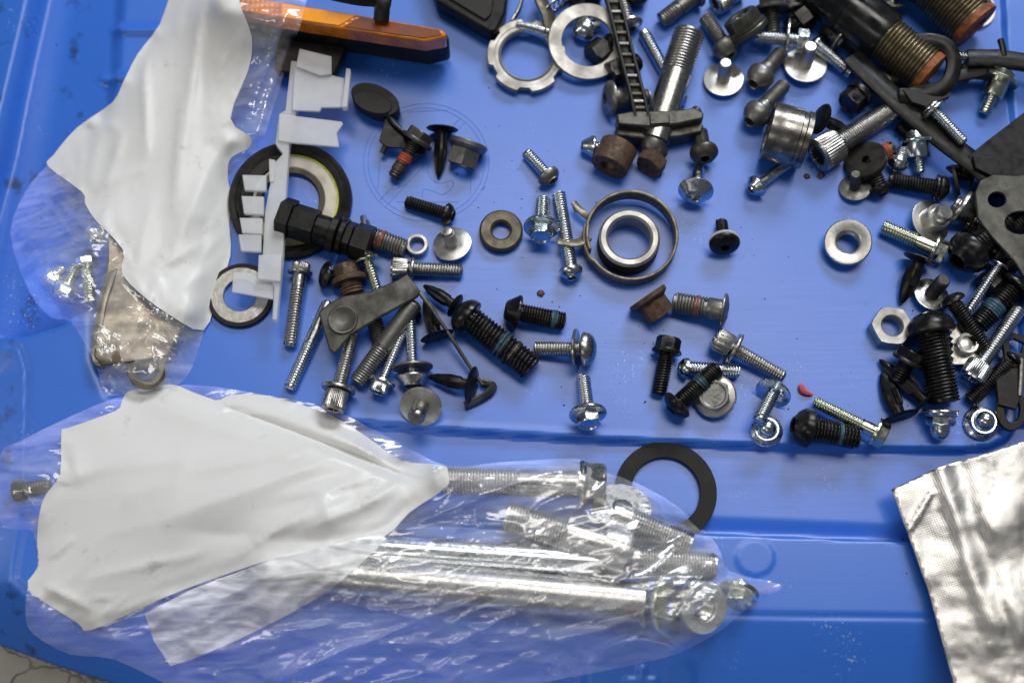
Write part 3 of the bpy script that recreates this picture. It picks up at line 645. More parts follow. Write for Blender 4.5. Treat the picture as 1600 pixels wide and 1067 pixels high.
acorn('zinc acorn nut with flange beneath the leaning zinc stud', (1200, 666, 38), (1197, 674, 1), 52, 44, 30)
bolt('button_head_bolt', 'black bolt with deep torx and blue stripe under the yellow zinc hex bolt', 'bolt', (1238, 664), (1341, 684), 36, 'torx', 64, 30, BO, band=((44, 52, TB),), sock=0.4)
bolt('hex_flange_bolt', 'yellow zinc hex bolt resting on the short black bolt by the step', 'bolt', (1384, 682, 24), (1271, 627, 18), 20, 'hex', 44, 20, YZ, fl=(48, 5), pl=18)
rs = tube_path('rubber_scrap', catmull([P(1251, 600, 0.0012), P(1254, 609, 0.0014), P(1261, 614, 0.0014), P(1270, 617, 0.001)]), [0.0006, 0.001, 0.0013, 0.0015, 0.0016, 0.0016, 0.0016, 0.0016, 0.0015, 0.0015, 0.0014, 0.0013, 0.0012, 0.0011, 0.0009, 0.0008, 0.0007, 0.0006, 0.0004][:19], RED)
tag(rs, 'small curled red scrap on the bare tray', 'scrap')
# ------------------------------------------------------------------ right cluster
ring('hex_nut', 'plain hex nut lying flat with the tray showing through', 'nut', (1391, 512), 66, 32, 24, RW, hexo=True)
bolt('shoulder_stud', 'silver disc head stud with stepped shank above the yellow zinc bolt', 'stud', (1449, 349, 2), (1479, 331, 46), 27, 'disc', 70, 9, ZB, shoulder=(22, 42), smooth=True)
rivet('black push rivet under the yellow zinc bolt head', (1437, 404, 26), (1408, 474, 8), 52, 24)
bolt('shoulder_stud', 'disc head stud with black shank beside the black push rivet tip', 'stud', (1452, 464, 2), (1475, 437, 52), 21, 'disc', 58, 9, DP, hm=ST_, smooth=True)
bolt('dome_head_bolt', 'largest black dome head bolt with fine threads, near the acorn nut', 'bolt', (1449, 487, 38), (1476, 630, 22), 45, 'dome', 76, 36, BO, pitch=5.6)
bolt('button_head_bolt', 'glossy black button bolt with deep socket, threads under the grey plate', 'bolt', (1495, 410, 38), (1575, 345, 30), 40, 'torx', 72, 36, BO, sock=0.4)
bolt('thin_screw', 'thin bright zinc screw between black screws', 'screw', (1562, 412, 44), (1513, 486, 30), 14, 'dome', 34, 5, ZN)
bolt('pan_head_screw', 'black pan head screw crossing behind the zinc cap screw', 'screw', (1482, 461, 34), (1541, 548, 28), 24, 'dome', 42, 16, BO)
bolt('button_head_bolt', 'black bolt with worn blue thread lock beside the thin zinc screw', 'bolt', (1595, 438, 30), (1527, 508, 16), 32, 'torx', 60, 18, BO, band=((34, 58, TB),), sock=0.4)
bolt('socket_cap_screw', 'long zinc socket cap screw leaning against black clips', 'cap screw', (1517, 592, 22), (1594, 481, 40), 22, 'cap', 42, 30, ZN)
t = thing('serrated_clip', 'pale serrated metal clip with a short tube beside the largest black bolt', 'clip', P(1505, 540))
zz = [(1481, 510), (1497, 505), (1512, 508), (1520, 516), (1516, 528), (1522, 540), (1534, 548), (1528, 560), (1512, 570), (1492, 570), (1485, 566), (1490, 560), (1484, 556), (1490, 550), (1485, 546), (1490, 538), (1484, 534), (1489, 529), (1482, 525), (1487, 519)]
par(plate('serrated_plate', zz, 4, 20, ZB), t)
u = scale_at(1505, 540); c0 = PZ((1507, 541, 18))
o = link('tube', mesh('tube', *loft([circ(17*u, 0), circ(17*u, 17*u), circ(15*u, 18.5*u), circ(12*u, 18*u), circ(11*u, 12*u), circ(2*u, 14*u)], True, True)), t, ZB); o.location = c0-t.location
bolt('hex_flange_bolt', 'short black hex flange bolt propped on the paired push rivets', 'bolt', (1428, 548, 40), (1399, 596, 16), 26, 'hex', 46, 22, BO, fl=(52, 6))
rivet('black push rivet lying under the short black hex bolt, tip beside the hex nut', (1446, 627, 16), (1374, 562, 8), 50, 22, )
rivet('black push rivet with flat head beside the acorn nut, tip under its twin', (1406, 652, 14), (1378, 582, 8), 62, 26)
acorn('bright zinc acorn nut lying on its side below the largest black bolt', (1468, 688, 14), (1470, 640, 26), 56, 46, 40)
acorn('bright zinc acorn nut standing dome up in the tray corner', (1544, 654, 40), (1531, 662, 1), 56, 46, 30)
bolt('pan_head_screw', 'black threaded screw passing under the black clip loop', 'screw', (1588, 556, 22), (1514, 628, 10), 23, 'dome', 36, 12, BO)
t = thing('loop_clip', 'black plastic loop clip with two eyes at the tray side', 'clip', P(1580, 590))
par(plate('eye', [(1566, 526), (1578, 518), (1600, 524), (1612, 540), (1606, 570), (1584, 574), (1570, 560)], 8, 30, BP, holes=[[(1577, 532), (1585, 529), (1600, 536), (1596, 552), (1580, 550)]]), t)
par(plate('web', [(1568, 556), (1606, 556), (1602, 600), (1588, 640), (1560, 632), (1556, 590)], 8, 27, BP), t)
pe = [(1581+24*math.cos(R(a))*(1.0), 640+33*math.sin(R(a))) for a in range(0, 360, 20)]; ph = [(1582+12*math.cos(R(a)), 640+20*math.sin(R(a))) for a in range(0, 360, 30)]
par(plate('eye', pe, 8, 22, BP, holes=[ph]), t)
par(ribbon('steel_insert', [PZ((1597, 560, 32)), PZ((1596, 590, 30)), PZ((1594, 618, 28))], 8*PX, 4*PX, GS), t)
bolt('button_head_screw', 'black screw with washer face pointing left beneath the zinc shoulder screw', 'screw', (1483, 296), (1388, 282), 24, 'torx', 42, 16, BO, sock=0.4, shoulder=None, wash=((2, 44, 4),))
bolt('button_head_screw', 'black button screw leaning on the black rubber disc', 'screw', (1380, 306, 16), (1358, 250, 22), 22, 'torx', 36, 16, BO, sock=0.35)
ring('rubber_disc', 'black rubber disc leaning beside the large cap screw', 'disc', (1353, 252), 66, 12, 12, RB, axis=(-0.5, 0.25, 0.8), z=14)
bolt('threaded_stud', 'dark stud with orange thread lock behind the rubber disc', 'stud', (1398, 230, 14), (1355, 248, 12), 22, 'dome', 22, 6, DP, band=((4, 22, TO),))
bolt('button_head_screw', 'small zinc button head screw beside the zinc shoulder screw', 'screw', (1399, 264, 20), (1413, 235, 10), 20, 'torx', 33, 16, ZN, sock=0.35)
bolt('shoulder_screw', 'blue zinc shoulder screw with flange under the black lever', 'screw', (1434, 205, 26), (1437, 272, 10), 17, 'hex', 38, 20, BZ, fl=(54, 6), shoulder=(24, 38))
bolt('flange_stud', 'dark disc head stud standing alone beside the large cap screw', 'stud', (1336, 297, 1), (1337, 272, 42), 16, 'disc', 51, 8, DP, hm=GS, smooth=True)
bolt('socket_cap_screw', 'large knurled socket cap screw with threads running under the black lever', 'cap screw', (1277, 245), (1394, 172, 18), 33, 'cap', 56, 40, ST_, sock=0.52, pitch=4)
rivet('black push rivet with cupped head touching the worn sleeve', (1282, 186, 34), (1332, 208, 6), 50, 18)
bolt('hex_flange_bolt', 'black hex bolt end beneath the shock body', 'bolt', (1324, 164, 26), (1352, 140, 22), 22, 'hex', 42, 22, BO, wash=((1, 46, 10),))
bolt('cone_nut_bolt', 'steel cone head bolt under the grey perforated plate', 'bolt', (1527, 340, 24), (1490, 318, 22), 30, 'cone', 60, 34, ST_)
bolt('threaded_rod', 'long zinc threaded screw lying along the black lever', 'screw', (1450, 163, 50), (1507, 224, 52), 17, 'dome', 32, 10, ZN, wash=((2, 42, 5, ST_),))
bolt('shoulder_bolt', 'zinc shoulder bolt with hex flange by the tray edge', 'bolt', (1568, 112, 30), (1537, 178, 10), 18, 'hex', 40, 18, YZ, fl=(62, 6), shoulder=(26, 34))
# shock bodies
def shock(label, A, M_, B, bd, td):
    a, m_, b = PZ(A), PZ(M_), PZ(B); u = scale_at(A[0], A[1], a.z); ax = (b-a).normalized()
    t = thing('threaded_fitting', label, 'fitting', a, axis_q(ax)); L1_ = (m_-a).length; L2_ = (b-a).length
    r = bd/2*u; rt = td/2*u
    link('black_sleeve', mesh('black_sleeve', *loft([circ(r*0.9, 0, 40), circ(r, 2*u, 40), circ(r, L1_*0.5, 40), circ(r*0.96, L1_*0.505, 40), circ(r*0.96, L1_*0.52, 40), circ(r, L1_*0.525, 40), circ(r, L1_*0.93, 40), circ(r*0.92, L1_, 40)]), 30), t, GB)
    link('thread', mesh('thread', *[x if i else [v+Vector((0, 0, 0)) for v in x] for i, x in enumerate(threadm(rt, L1_-2*u, L2_-10*u, 6.0*u, 28))], 60), t, RN)
    link('rusty_end', mesh('rusty_end', *loft([circ(rt*0.93, L2_-14*u), circ(rt*0.98, L2_-12*u), circ(rt*0.98, L2_-2*u), circ(rt*0.88, L2_), circ(rt*0.5, L2_), circ(rt*0.45, L2_-4*u), circ(rt*0.1, L2_-4*u)])), t, OR)
    return t
shock('black fitting with brassy thread and orange rusty end, near the zinc disc stud', (1270, -30, 40), (1382, 62, 40), (1455, 118, 40), 84, 72)
shock('black fitting with brassy thread and orange end, over a pale washer', (1395, -85, 46), (1455, -20, 46), (1527, 42, 46), 84, 80)
ring('flat_washer', 'pale flat washer under the end of a threaded fitting', 'washer', (1522, 15), 66, 30, 5, ZB)
# black lever, loop strap, bar
t = thing('bent_lever', 'black bent lever plate crossing over the long threaded screw', 'lever', P(1440, 180))
par(ribbon('arm', catmull([PZ((1330, 88, 36)), PZ((1362, 120, 38)), PZ((1410, 165, 40)), PZ((1465, 212, 40)), PZ((1515, 250, 42)), PZ((1545, 275, 42))], 5), 36*PX, 6*PX, BP, None, nrm=(0.35, -0.35, 1)), t)
par(plate('end_plate', [(1512, 245), (1540, 222), (1600, 176), (1640, 170), (1640, 300), (1570, 288), (1540, 268)], 6, 46, BP), t)
par(plate('flap', [(1520, 243), (1578, 245), (1600, 250), (1610, 285), (1575, 288), (1524, 262)], 6, 54, BP), t)
t = thing('loop_strap', 'black curved strap loop round the brassy threaded end', 'strap', P(1470, 110))
lp = catmull([PZ((1420, 68, 62)), PZ((1450, 64, 64)), PZ((1478, 72, 64)), PZ((1490, 95, 60)), PZ((1484, 125, 54)), PZ((1462, 146, 50)), PZ((1432, 150, 46)), PZ((1405, 150, 44))], 5)
par(ribbon('loop', lp, 24*PX, 8*PX, BP, None, nrm=(0, -0.3, 1)), t)
par(plate('crumpled_base', [(1410, 140), (1440, 132), (1470, 128), (1488, 140), (1484, 152), (1462, 160), (1450, 168), (1425, 160)], 10, 52, RB), t)
t = thing('plastic_bar', 'black ribbed plastic bar with a stub reaching past the tray edge', 'bar', P(1550, 100))
par(ribbon('bar', [PZ((1512, 92, 44)), PZ((1560, 92, 44)), PZ((1600, 98, 44)), PZ((1660, 110, 44))], 30*PX, 10*PX, BP), t)
par(ribbon('stub', [PZ((1563, 62, 48)), PZ((1567, 76, 48)), PZ((1568, 88, 46))], 9*PX, 8*PX, BP), t)
par(ribbon('lower_rib', [PZ((1488, 122, 36)), PZ((1530, 112, 36)), PZ((1565, 104, 36))], 20*PX, 8*PX, RB), t)
bolt('threaded_stud', 'bright zinc stud running beneath the strap loop', 'stud', (1440, 80, 44), (1514, 90, 38), 14, 'dome', 14, 4, ZN)
# grey perforated plate at the right
t = thing('perforated_plate', 'grey steel plate with round holes overhanging the black bolts', 'plate', P(1570, 330))
h1 = [(1558+14*math.cos(R(a)), 312+12*math.sin(R(a))) for a in range(0, 360, 24)]; h2 = [(1596+26*math.cos(R(a)), 348+18*math.sin(R(a))) for a in range(0, 360, 24)]
par(plate('sheet', [(1524, 300), (1532, 282), (1552, 273), (1590, 275), (1660, 262), (1660, 460), (1600, 432), (1586, 408), (1550, 370), (1528, 340)], 7, 58, GP, holes=[h1, h2]), t)
# small fill-in fasteners on the right
bolt('button_head_bolt', 'black button bolt mostly hidden below the perforated plate edge', 'bolt', (1575, 400, 20), (1545, 385, 20), 30, 'torx', 58, 22, BO)
bolt('hex_bolt', 'dark bolt under the end of the black lever', 'bolt', (1500, 262, 22), (1545, 268, 22), 24, 'hex', 40, 20, BO)

bolt('button_head_bolt', 'black bolt under the large hole of the perforated plate', 'bolt', (1618, 330, 24), (1560, 372, 20), 34, 'dome', 56, 20, BO, pitch=5)
bolt('pan_head_screw', 'black screw beside the zinc cap screw tip at the tray side', 'screw', (1602, 500, 20), (1552, 452, 14), 24, 'dome', 40, 14, BO)
bolt('hex_flange_bolt', 'black bolt wedged behind the thin zinc screw', 'bolt', (1540, 452, 18), (1580, 412, 18), 28, 'hexplain', 46, 20, BO)
rivet('black push rivet wedged under the black lever end', (1522, 272, 22), (1478, 262, 12), 42, 18)
ring('rubber_disc', 'thin dark rubber disc between the lever end and the black screw', 'disc', (1494, 284), 44, 14, 5, RB, axis=(0.85, 0.1, 0.35), z=16)

bolt('hex_bolt', 'greasy black bolt beneath the black fitting, beside the slotted link plate', 'bolt', (1290, 40, 14), (1340, 76, 12), 26, 'hexplain', 44, 20, BO)
bolt('button_head_screw', 'dark screw under the black lever below the brassy thread', 'screw', (1372, 136, 16), (1412, 118, 12), 24, 'torx', 40, 16, DP)
bolt('hex_flange_bolt', 'dark bolt under the middle of the black lever', 'bolt', (1440, 228, 14), (1404, 196, 12), 22, 'hex', 38, 18, BO, fl=(46, 5))
bolt('pan_head_screw', 'black screw between the strap loop base and the long threaded screw', 'screw', (1418, 176, 18), (1386, 162, 14), 20, 'dome', 34, 12, BO)
bolt('pan_head_screw', 'dull brown screw under the ribbed plastic bar', 'screw', (1500, 112, 22), (1546, 116, 18), 20, 'torx', 36, 14, BW)
bolt('button_head_bolt', 'black bolt between the cone head bolt and the glossy button bolt', 'bolt', (1540, 372, 18), (1508, 352, 14), 30, 'dome', 50, 18, BO)
rivet('black push rivet under the perforated plate corner', (1556, 292, 24), (1512, 318, 10), 44, 18)
bolt('socket_cap_screw', 'dark cap screw half hidden by the black plate flap', 'cap screw', (1590, 268, 18), (1548, 300, 14), 24, 'cap', 38, 24, BO)
bolt('flange_screw', 'dull grey flange screw at the top behind the black fitting', 'screw', (1236, 0, 22), (1244, 36, 12), 20, 'hex', 34, 16, GS, fl=(44, 5))
# ------------------------------------------------------------------ top right bolts
bolt('shoulder_bolt', 'dark grey stud end entering over the tray top beside a ball head bolt', 'bolt', (1095, -14, 24), (1033, 34, 14), 25, 'dome', 44, 14, GS, pl=30)
bolt('ball_head_bolt', 'grey torx ball head bolt pointing at the stud, behind the white disc stud', 'bolt', (1143, 88, 22), (1101, 26, 14), 22, 'torx', 44, 26, GS, hm=GS, sock=0.4)
flange_nut('flange_nut', 'dirty brown flange nut with bright bore lying over the ball head bolt', (1172, 52, 36), (1155, 24, 54), 66, 58, 30, DP, 10, bore=ZN)
bolt('shoulder_stud', 'bright white disc stud standing in front of the ball head bolt', 'stud', (1130, 128, 1), (1134, 98, 52), 19, 'disc', 64, 8, ZB, smooth=True)
bolt('shoulder_stud', 'greenish white disc stud standing beside the zinc hex bolt', 'stud', (1257, 106, 4), (1267, 72, 58), 20, 'disc', 68, 8, ZB, smooth=True)
bolt('ball_head_bolt', 'grey torx ball head bolt between the two white disc studs', 'bolt', (1176, 133, 26), (1222, 82, 12), 23, 'torx', 45, 30, GS, sock=0.4, shoulder=(14, 28))
bolt('ball_head_bolt', 'grey torx ball head bolt leaning on the worn sleeve', 'bolt', (1170, 192, 26), (1226, 133, 14), 23, 'torx', 46, 30, GS, sock=0.4, shoulder=(14, 28))
bolt('hex_bolt', 'zinc hex bolt with a wide washer behind the greenish disc stud', 'bolt', (1264, 64, 36), (1180, 58, 26), 20, 'hex', 36, 18, ZN, wash=((14, 66, 4, ST_),))
bolt('threaded_stud', 'zinc threaded screw pointing toward the black hex bolt', 'screw', (1268, 64, 20), (1332, 116, 12), 20, 'dome', 30, 10, ZN, band=((60, 66, BO),))
bolt('hex_flange_bolt', 'dark hex flange bolt hanging over the top, threads toward the disc stud', 'bolt', (1205, -4, 34), (1207, 54, 20), 22, 'hex', 44, 22, DP, fl=(56, 6))
bolt('socket_cap_screw', 'knurled grey cap screw end behind the dirty flange nut', 'cap screw', (1117, 8, 20), (1160, -16, 16), 26, 'cap', 36, 26, ST_)
bolt('hex_bolt', 'black greasy bolt under the shock body beside the dark flange bolt', 'bolt', (1262, 22, 20), (1230, 46, 12), 24, 'hexplain', 46, 22, BO)
bolt('eye_bolt', 'dull slotted link plate beside the zinc threaded screw', 'link', (1318, 66, 18), (1296, 50, 16), 22, 'disc', 46, 8, GS)
bolt('flange_screw', 'pale zinc screw behind the strap loop and black fitting', 'screw', (1392, 2, 20), (1394, 30, 8), 14, 'hex', 24, 12, YZ, fl=(46, 4))
# black things on the top edge
t = thing('reflector', 'amber rectangular reflector in a black housing', 'reflector', P(560, 60, 0.006))
TOPA = [(352, -12), (470, 9), (594, 29), (690, 46), (697, 52), (696, 58), (664, 64), (590, 53), (470, 34), (352, 12)]
TOPB = [(348, -10), (470, 11), (594, 31), (694, 49), (702, 58), (700, 66), (668, 74), (590, 62), (470, 43), (348, 20)]
par(plate('housing', TOPB, 62, 76, RB, bev=0.0014), t)
par(plate('lens', TOPA, 36, 106, AM, bev=0.0008), t)
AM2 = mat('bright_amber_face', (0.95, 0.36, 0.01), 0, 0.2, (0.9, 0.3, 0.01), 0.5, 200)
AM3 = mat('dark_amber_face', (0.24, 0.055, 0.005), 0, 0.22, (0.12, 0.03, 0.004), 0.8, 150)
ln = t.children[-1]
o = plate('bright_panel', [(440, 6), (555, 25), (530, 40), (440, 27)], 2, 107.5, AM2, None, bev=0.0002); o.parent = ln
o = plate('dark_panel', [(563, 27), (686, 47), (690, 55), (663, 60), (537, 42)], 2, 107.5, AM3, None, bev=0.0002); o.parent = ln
sc = plate('mounting_pad', [(430, 60), (540, 74), (520, 118), (430, 110)], 22, 40, RB, None); par(sc, t)
pb = ribbon('plastic_clip', catmull([PZ((520, -12, 124)), PZ((560, -4, 124)), PZ((597, 0, 126)), PZ((597, 14, 122)), PZ((596, 32, 112))], 4), 24*PX, 16*PX, BP, None, nrm=(0, -0.7, 0.7)); tag(pb, 'black plastic clip stub standing on the amber reflector', 'clip')
t = thing('plastic_box', 'black textured plastic box with rounded corner', 'box', P(745, 15))
par(plate('body', [(660, -60), (682, 2), (764, 50), (776, 48), (790, 20), (800, -60)], 36, 40, BP, bev=0.0012), t)
par(plate('raised_panel', [(684, -60), (698, -4), (758, 32), (768, 22), (778, -60)], 4, 44, RB, bev=0.0008), t)
# slotted lock ring
t = thing('slotted_lock_ring', 'steel lock ring with square notches partly under the big washer', 'ring', P(822, 92, 0.002), axis_q((0.05, -0.06, 1), 0.3))
u = scale_at(822, 92); N_ = 96; outer = []; innr = []
def notched(Rr, zz): 
    out = []
    for i in range(N_):
        a = i*360/N_; k = (a % 60)
        rr = Rr*(0.90 if 22 < k < 38 else 1.0); out.append(Vector((rr*math.cos(R(a)), rr*math.sin(R(a)), zz)))
    return out
rg = [notched(60*u, 0), notched(61*u, 1.5*u), notched(61*u, 12*u), notched(60*u, 13*u), circ(50*u, 13*u, N_), circ(49*u, 12.4*u, N_), circ(44*u, 12.4*u, N_), circ(42*u, 14.5*u, N_), circ(40*u, 13*u, N_), circ(40*u, 1*u, N_), circ(42*u, 0, N_)]
link('body', mesh('body', *loft(rg, closed=True), 30), t, RW)
t = ring('flat_washer', 'big pale flat washer leaning over the slotted lock ring', 'washer', (918, 66), 122, 80, 8, RW, axis=(0.06, -0.15, 1), z=20, n=56)
bolt('socket_cap_screw', 'polished cap screw visible through the hole of the big washer', 'cap screw', (898, 52, 22), (935, 38, 12), 18, 'button', 40, 26, ZN, sock=0.3)
bolt('hex_bolt', 'black oily bolt visible through the hole of the big washer', 'bolt', (925, 92, 14), (960, 62, 12), 26, 'hexplain', 44, 30, BO)
bolt('hex_bolt', 'black oily bolt beneath the rung strap beside the big washer', 'bolt', (952, 118, 18), (1000, 96, 14), 26, 'hexplain', 44, 26, BO)
# bent steel clip at the top
t = thing('bent_clip', 'greasy bent steel clip resting against the slotted lock ring', 'clip', P(835, 30))
par(ribbon('arm', catmull([PZ((800, 34, 22)), PZ((812, 14, 24)), PZ((818, -12, 26))], 4), 10*PX, 4*PX, ST_, None, nrm=(1, 0.3, 0.3)), t)
par(ribbon('spine', catmull([PZ((862, 52, 26)), PZ((856, 24, 30)), PZ((846, 2, 30)), PZ((842, -20, 30))], 4), 26*PX, 5*PX, BW, None, nrm=(0.5, 0.2, 1)), t)
par(ribbon('foot', catmull([PZ((806, 42, 24)), PZ((830, 46, 26)), PZ((856, 54, 26))], 4), 18*PX, 4*PX, ZN, None, nrm=(0, -0.9, 0.6)), t)
for q, (ex, ey, lab) in enumerate(((880, 6, 'nested steel spring coil behind the big washer'),)):
    t = thing('spring_coil', lab, 'spring', P(ex, ey))
    cp = []
    for i in range(120):
        a = R(i*15); c0 = PZ((860+i*0.30, 14-i*0.22, 20)); cp.append(c0+Vector((math.cos(a)*0, math.cos(a)*20*PX*0.6, math.sin(a)*18*PX))+Vector((math.cos(a)*14*PX, 0, 0)))
    par(tube_path('wire', cp, 1.6*PX, ST_, None, 6), t)
# rung strap (cable tie type)
t = thing('rung_strap', 'black ladder strap with open rungs running down to the cast bracket', 'strap', P(985, 100))
sp_ = catmull([PZ((951, -20, 44)), PZ((963, 20, 46)), PZ((975, 70, 48)), PZ((988, 120, 50)), PZ((998, 160, 52)), PZ((1003, 184, 50))], 6)
for s in (-1, 1):
    ed = [p+Vector((s*10.5*PX, 0, 0)) for p in sp_]
    par(ribbon('side_rail', ed, 6*PX, 8*PX, BP, None), t)
base_ = [p-Vector((0, 0, 3*PX)) for p in sp_]
par(ribbon('web', base_, 18*PX, 2*PX, RB, None), t)
for i in range(15):
    k = i/15*(len(sp_)-1); a = int(k); p = sp_[a].lerp(sp_[min(a+1, len(sp_)-1)], k-a)
    par(ribbon('rung', [p-Vector((8*PX, -1*PX, 0)), p+Vector((8*PX, 1*PX, 0))], 6*PX, 5.5*PX, GS if i % 3 == 0 else BW, None), t)
bolt('hex_flange_bolt', 'steel flange bolt standing behind the rung strap at the top', 'bolt', (985, 48, 14), (968, -14, 16), 20, 'torx', 42, 14, ST_, fl=(46, 6))
bolt('dome_head_bolt', 'black dome head bolt at the top beside the rung strap', 'bolt', (984, 4, 20), (1010, -30, 18), 24, 'dome', 42, 24, BO)
bolt('hex_bolt', 'black hex screw at the tray top near the big washer', 'bolt', (890, -2, 16), (940, -12, 14), 26, 'hexplain', 46, 20, BO)

# ------------------------------------------------------------------ upper left: rubber bracket, seal, clip strip
t = thing('rubber_mount_bracket', 'black rubber pad on a bent metal bracket', 'bracket', P(600, 180))
pe = [(586+40*math.cos(R(a))*math.cos(R(24))-24*math.sin(R(a))*math.sin(R(24)), 155+40*math.cos(R(a))*math.sin(R(24))+22*math.sin(R(a))*math.cos(R(24))) for a in range(0, 360, 15)]
par(plate('rubber_pad', pe, 26, 34, RB, bev=0.002), t)
pe2 = [(582+0.80*(x-586), 160+0.7*(y-155)) for x, y in pe]
par(plate('pad_face', pe2, 3, 36.5, RB, bev=0.0006), t)
par(plate('arm', [(604, 176), (612, 180), (634, 206), (652, 216), (668, 226), (662, 240), (646, 246), (628, 232), (604, 230), (592, 220), (596, 206)], 5, 27, BP), t)
par(ribbon('folded_edge', catmull([PZ((604, 178, 30)), PZ((612, 190, 34)), PZ((632, 208, 34)), PZ((655, 222, 32))], 4), 6*PX, 8*PX, BO), t)
par(tube_path('pin', [PZ((604, 226, 20)), PZ((597, 240, 14))], 5*PX, DP, None, 10), t)
bolt('hex_flange_bolt', 'bolt with orange thread lock band through the rubber mount bracket', 'bolt', (660, 206, 38), (614, 278, 12), 20, 'hex', 46, 20, DP, fl=(54, 6), band=((22, 40, TO), (40, 56, RU)), smooth=False)
# oil seal
t = thing('oil_seal', 'large black rubber seal ring with cream face and lime edge', 'seal', P(455, 316, 0.0), axis_q((0.02, -0.04, 1)))
u = scale_at(455, 316)
link('rubber_rim', mesh('rubber_rim', *loft([circ(94*u, 2*u, 64), circ(96*u, 6*u, 64), circ(95*u, 14*u, 64), circ(90*u, 18*u, 64), circ(85*u, 15*u, 64), circ(82*u, 18*u, 64), circ(77*u, 15*u, 64), circ(75*u, 6*u, 64), circ(78*u, 0, 64)], closed=True), 40), t, RB)
link('lime_edge', mesh('lime_edge', *loft([circ(75.5*u, 6*u, 64), circ(75.5*u, 10*u, 64), circ(72*u, 11*u, 64), circ(72*u, 6*u, 64)], closed=True)), t, LM)
link('cream_face', mesh('cream_face', *loft([circ(72.5*u, 4*u, 64), circ(72.5*u, 10*u, 64), circ(55*u, 10*u, 64), circ(53*u, 8*u, 64), circ(53*u, 2*u, 64)], closed=True), 30), t, CR)
link('inner_lip', mesh('inner_lip', *loft([circ(54*u, 2*u, 64), circ(53.5*u, 9*u, 64), circ(46*u, 8*u, 64), circ(44*u, 4*u, 64), circ(46*u, 1*u, 64)], closed=True), 30), t, BW)
ar = []
for i in range(20):
    a = R(182+i*5.6); ar.append((a,))
vs_, rgs = [], []
for k in ar:
    a = k[0]; rgs.append([Vector((rr*u*math.cos(-a), rr*u*math.sin(-a), zz*u)) for rr, zz in ((58, 10.4), (60, 13), (76, 15), (80, 10.4))])
link('smeared_grease', mesh('smeared_grease', *loft(rgs)), t, RB)
t = ring('flat_washer', 'grey washer with brown rubber edge below the seal, under the clip strip', 'washer', (376, 462), 92, 52, 8, GZ, n=48)
u = scale_at(376, 462); link('rubber_edge', mesh('rubber_edge', *loft([circ(45*u, -4*u, 48), circ(52*u, -4*u, 48), circ(53*u, 0, 48), circ(51*u, 4.5*u, 48), circ(45*u, 4.8*u, 48)], closed=True)), t, RU if False else RB)
# milky clip strip
t = thing('clip_strip', 'milky white plastic clip strip with square tabs', 'clip', P(445, 300))
Zs = 46
par(plate('spine', [(455, 95), (474, 97), (466, 160), (452, 225), (447, 300), (442, 400), (438, 440), (432, 500), (425, 500), (428, 450), (410, 400), (414, 330), (428, 255), (442, 240), (430, 225), (436, 178), (446, 172)], 16, Zs, MW), t)
par(plate('tab', [(468, 76), (518, 88), (518, 116), (500, 118), (462, 104)], 5, Zs+12, MW), t)
par(plate('tab', [(460, 104), (538, 122), (536, 168), (502, 168), (500, 174), (456, 172)], 5, Zs+6, MW), t)
par(plate('tab_edge', [(541, 106), (548, 108), (542, 168), (534, 168)], 14, Zs+16, MW), t)
par(plate('tab', [(436, 178), (534, 190), (536, 194), (526, 208), (530, 230), (452, 223), (434, 220)], 5, Zs+4, MW), t)
for (x0, y0, x1, y1) in ((378, 273, 416, 299), (377, 306, 412, 336), (374, 340, 410, 366), (372, 366, 408, 394)):
    par(plate('tab', [(x0, y0), (x1, y0+1), (x1, y1), (x0+4, y1-2)], 8, Zs-4, MW), t)
par(plate('tab', [(420, 248), (430, 250), (428, 285), (421, 285)], 5, Zs+2, MW), t)
par(plate('foot', [(364, 424), (428, 430), (428, 468), (362, 456)], 5, Zs-6, MW), t)
par(plate('foot_wall', [(404, 398), (440, 398), (438, 440), (402, 436)], 8, Zs+6, MW), t)
# black hex connector + bolt
t = thing('hex_connector', 'black plastic hex connector lying over the seal ring', 'connector', P(510, 360, 0.0), None)
a, b = PZ((438, 338, 38)), PZ((580, 384, 34)); ax = (b-a); Lc = ax.length; q = axis_q(ax, 0.1); u = scale_at(510, 360)
segs = [(0.0, 0.14, 62, 1), (0.14, 0.40, 54, 1), (0.40, 0.56, 46, 0), (0.56, 0.64, 60, 0), (0.66, 0.72, 58, 0), (0.72, 0.80, 52, 1), (0.81, 1.0, 58, 1)]
for s0, s1, dd, hx in segs:
    fn = (lambda r_, z_: hexg(2*r_*0.9, z_)) if hx else (lambda r_, z_: circ(r_, z_))
    o = link('segment', mesh('segment', *loft([fn(dd/2*u*0.94, s0*Lc), fn(dd/2*u, s0*Lc+1.2*u), fn(dd/2*u, s1*Lc-1.2*u), fn(dd/2*u*0.94, s1*Lc)])), t, BP)
    o.rotation_mode = 'QUATERNION'; o.rotation_quaternion = q; o.location = a-t.location
bolt('dirty_bolt', 'grey bolt with faded red thread lock emerging from the hex connector', 'bolt', (560, 362, 22), (634, 390, 16), 30, 'dome', 34, 14, GS, band=((20, 30, TR),))
ring('small_washer', 'small worn washer wedged against the hex connector end', 'washer', (573, 352), 34, 16, 6, ST_, axis=(0.85, 0.3, 0.25), z=20)

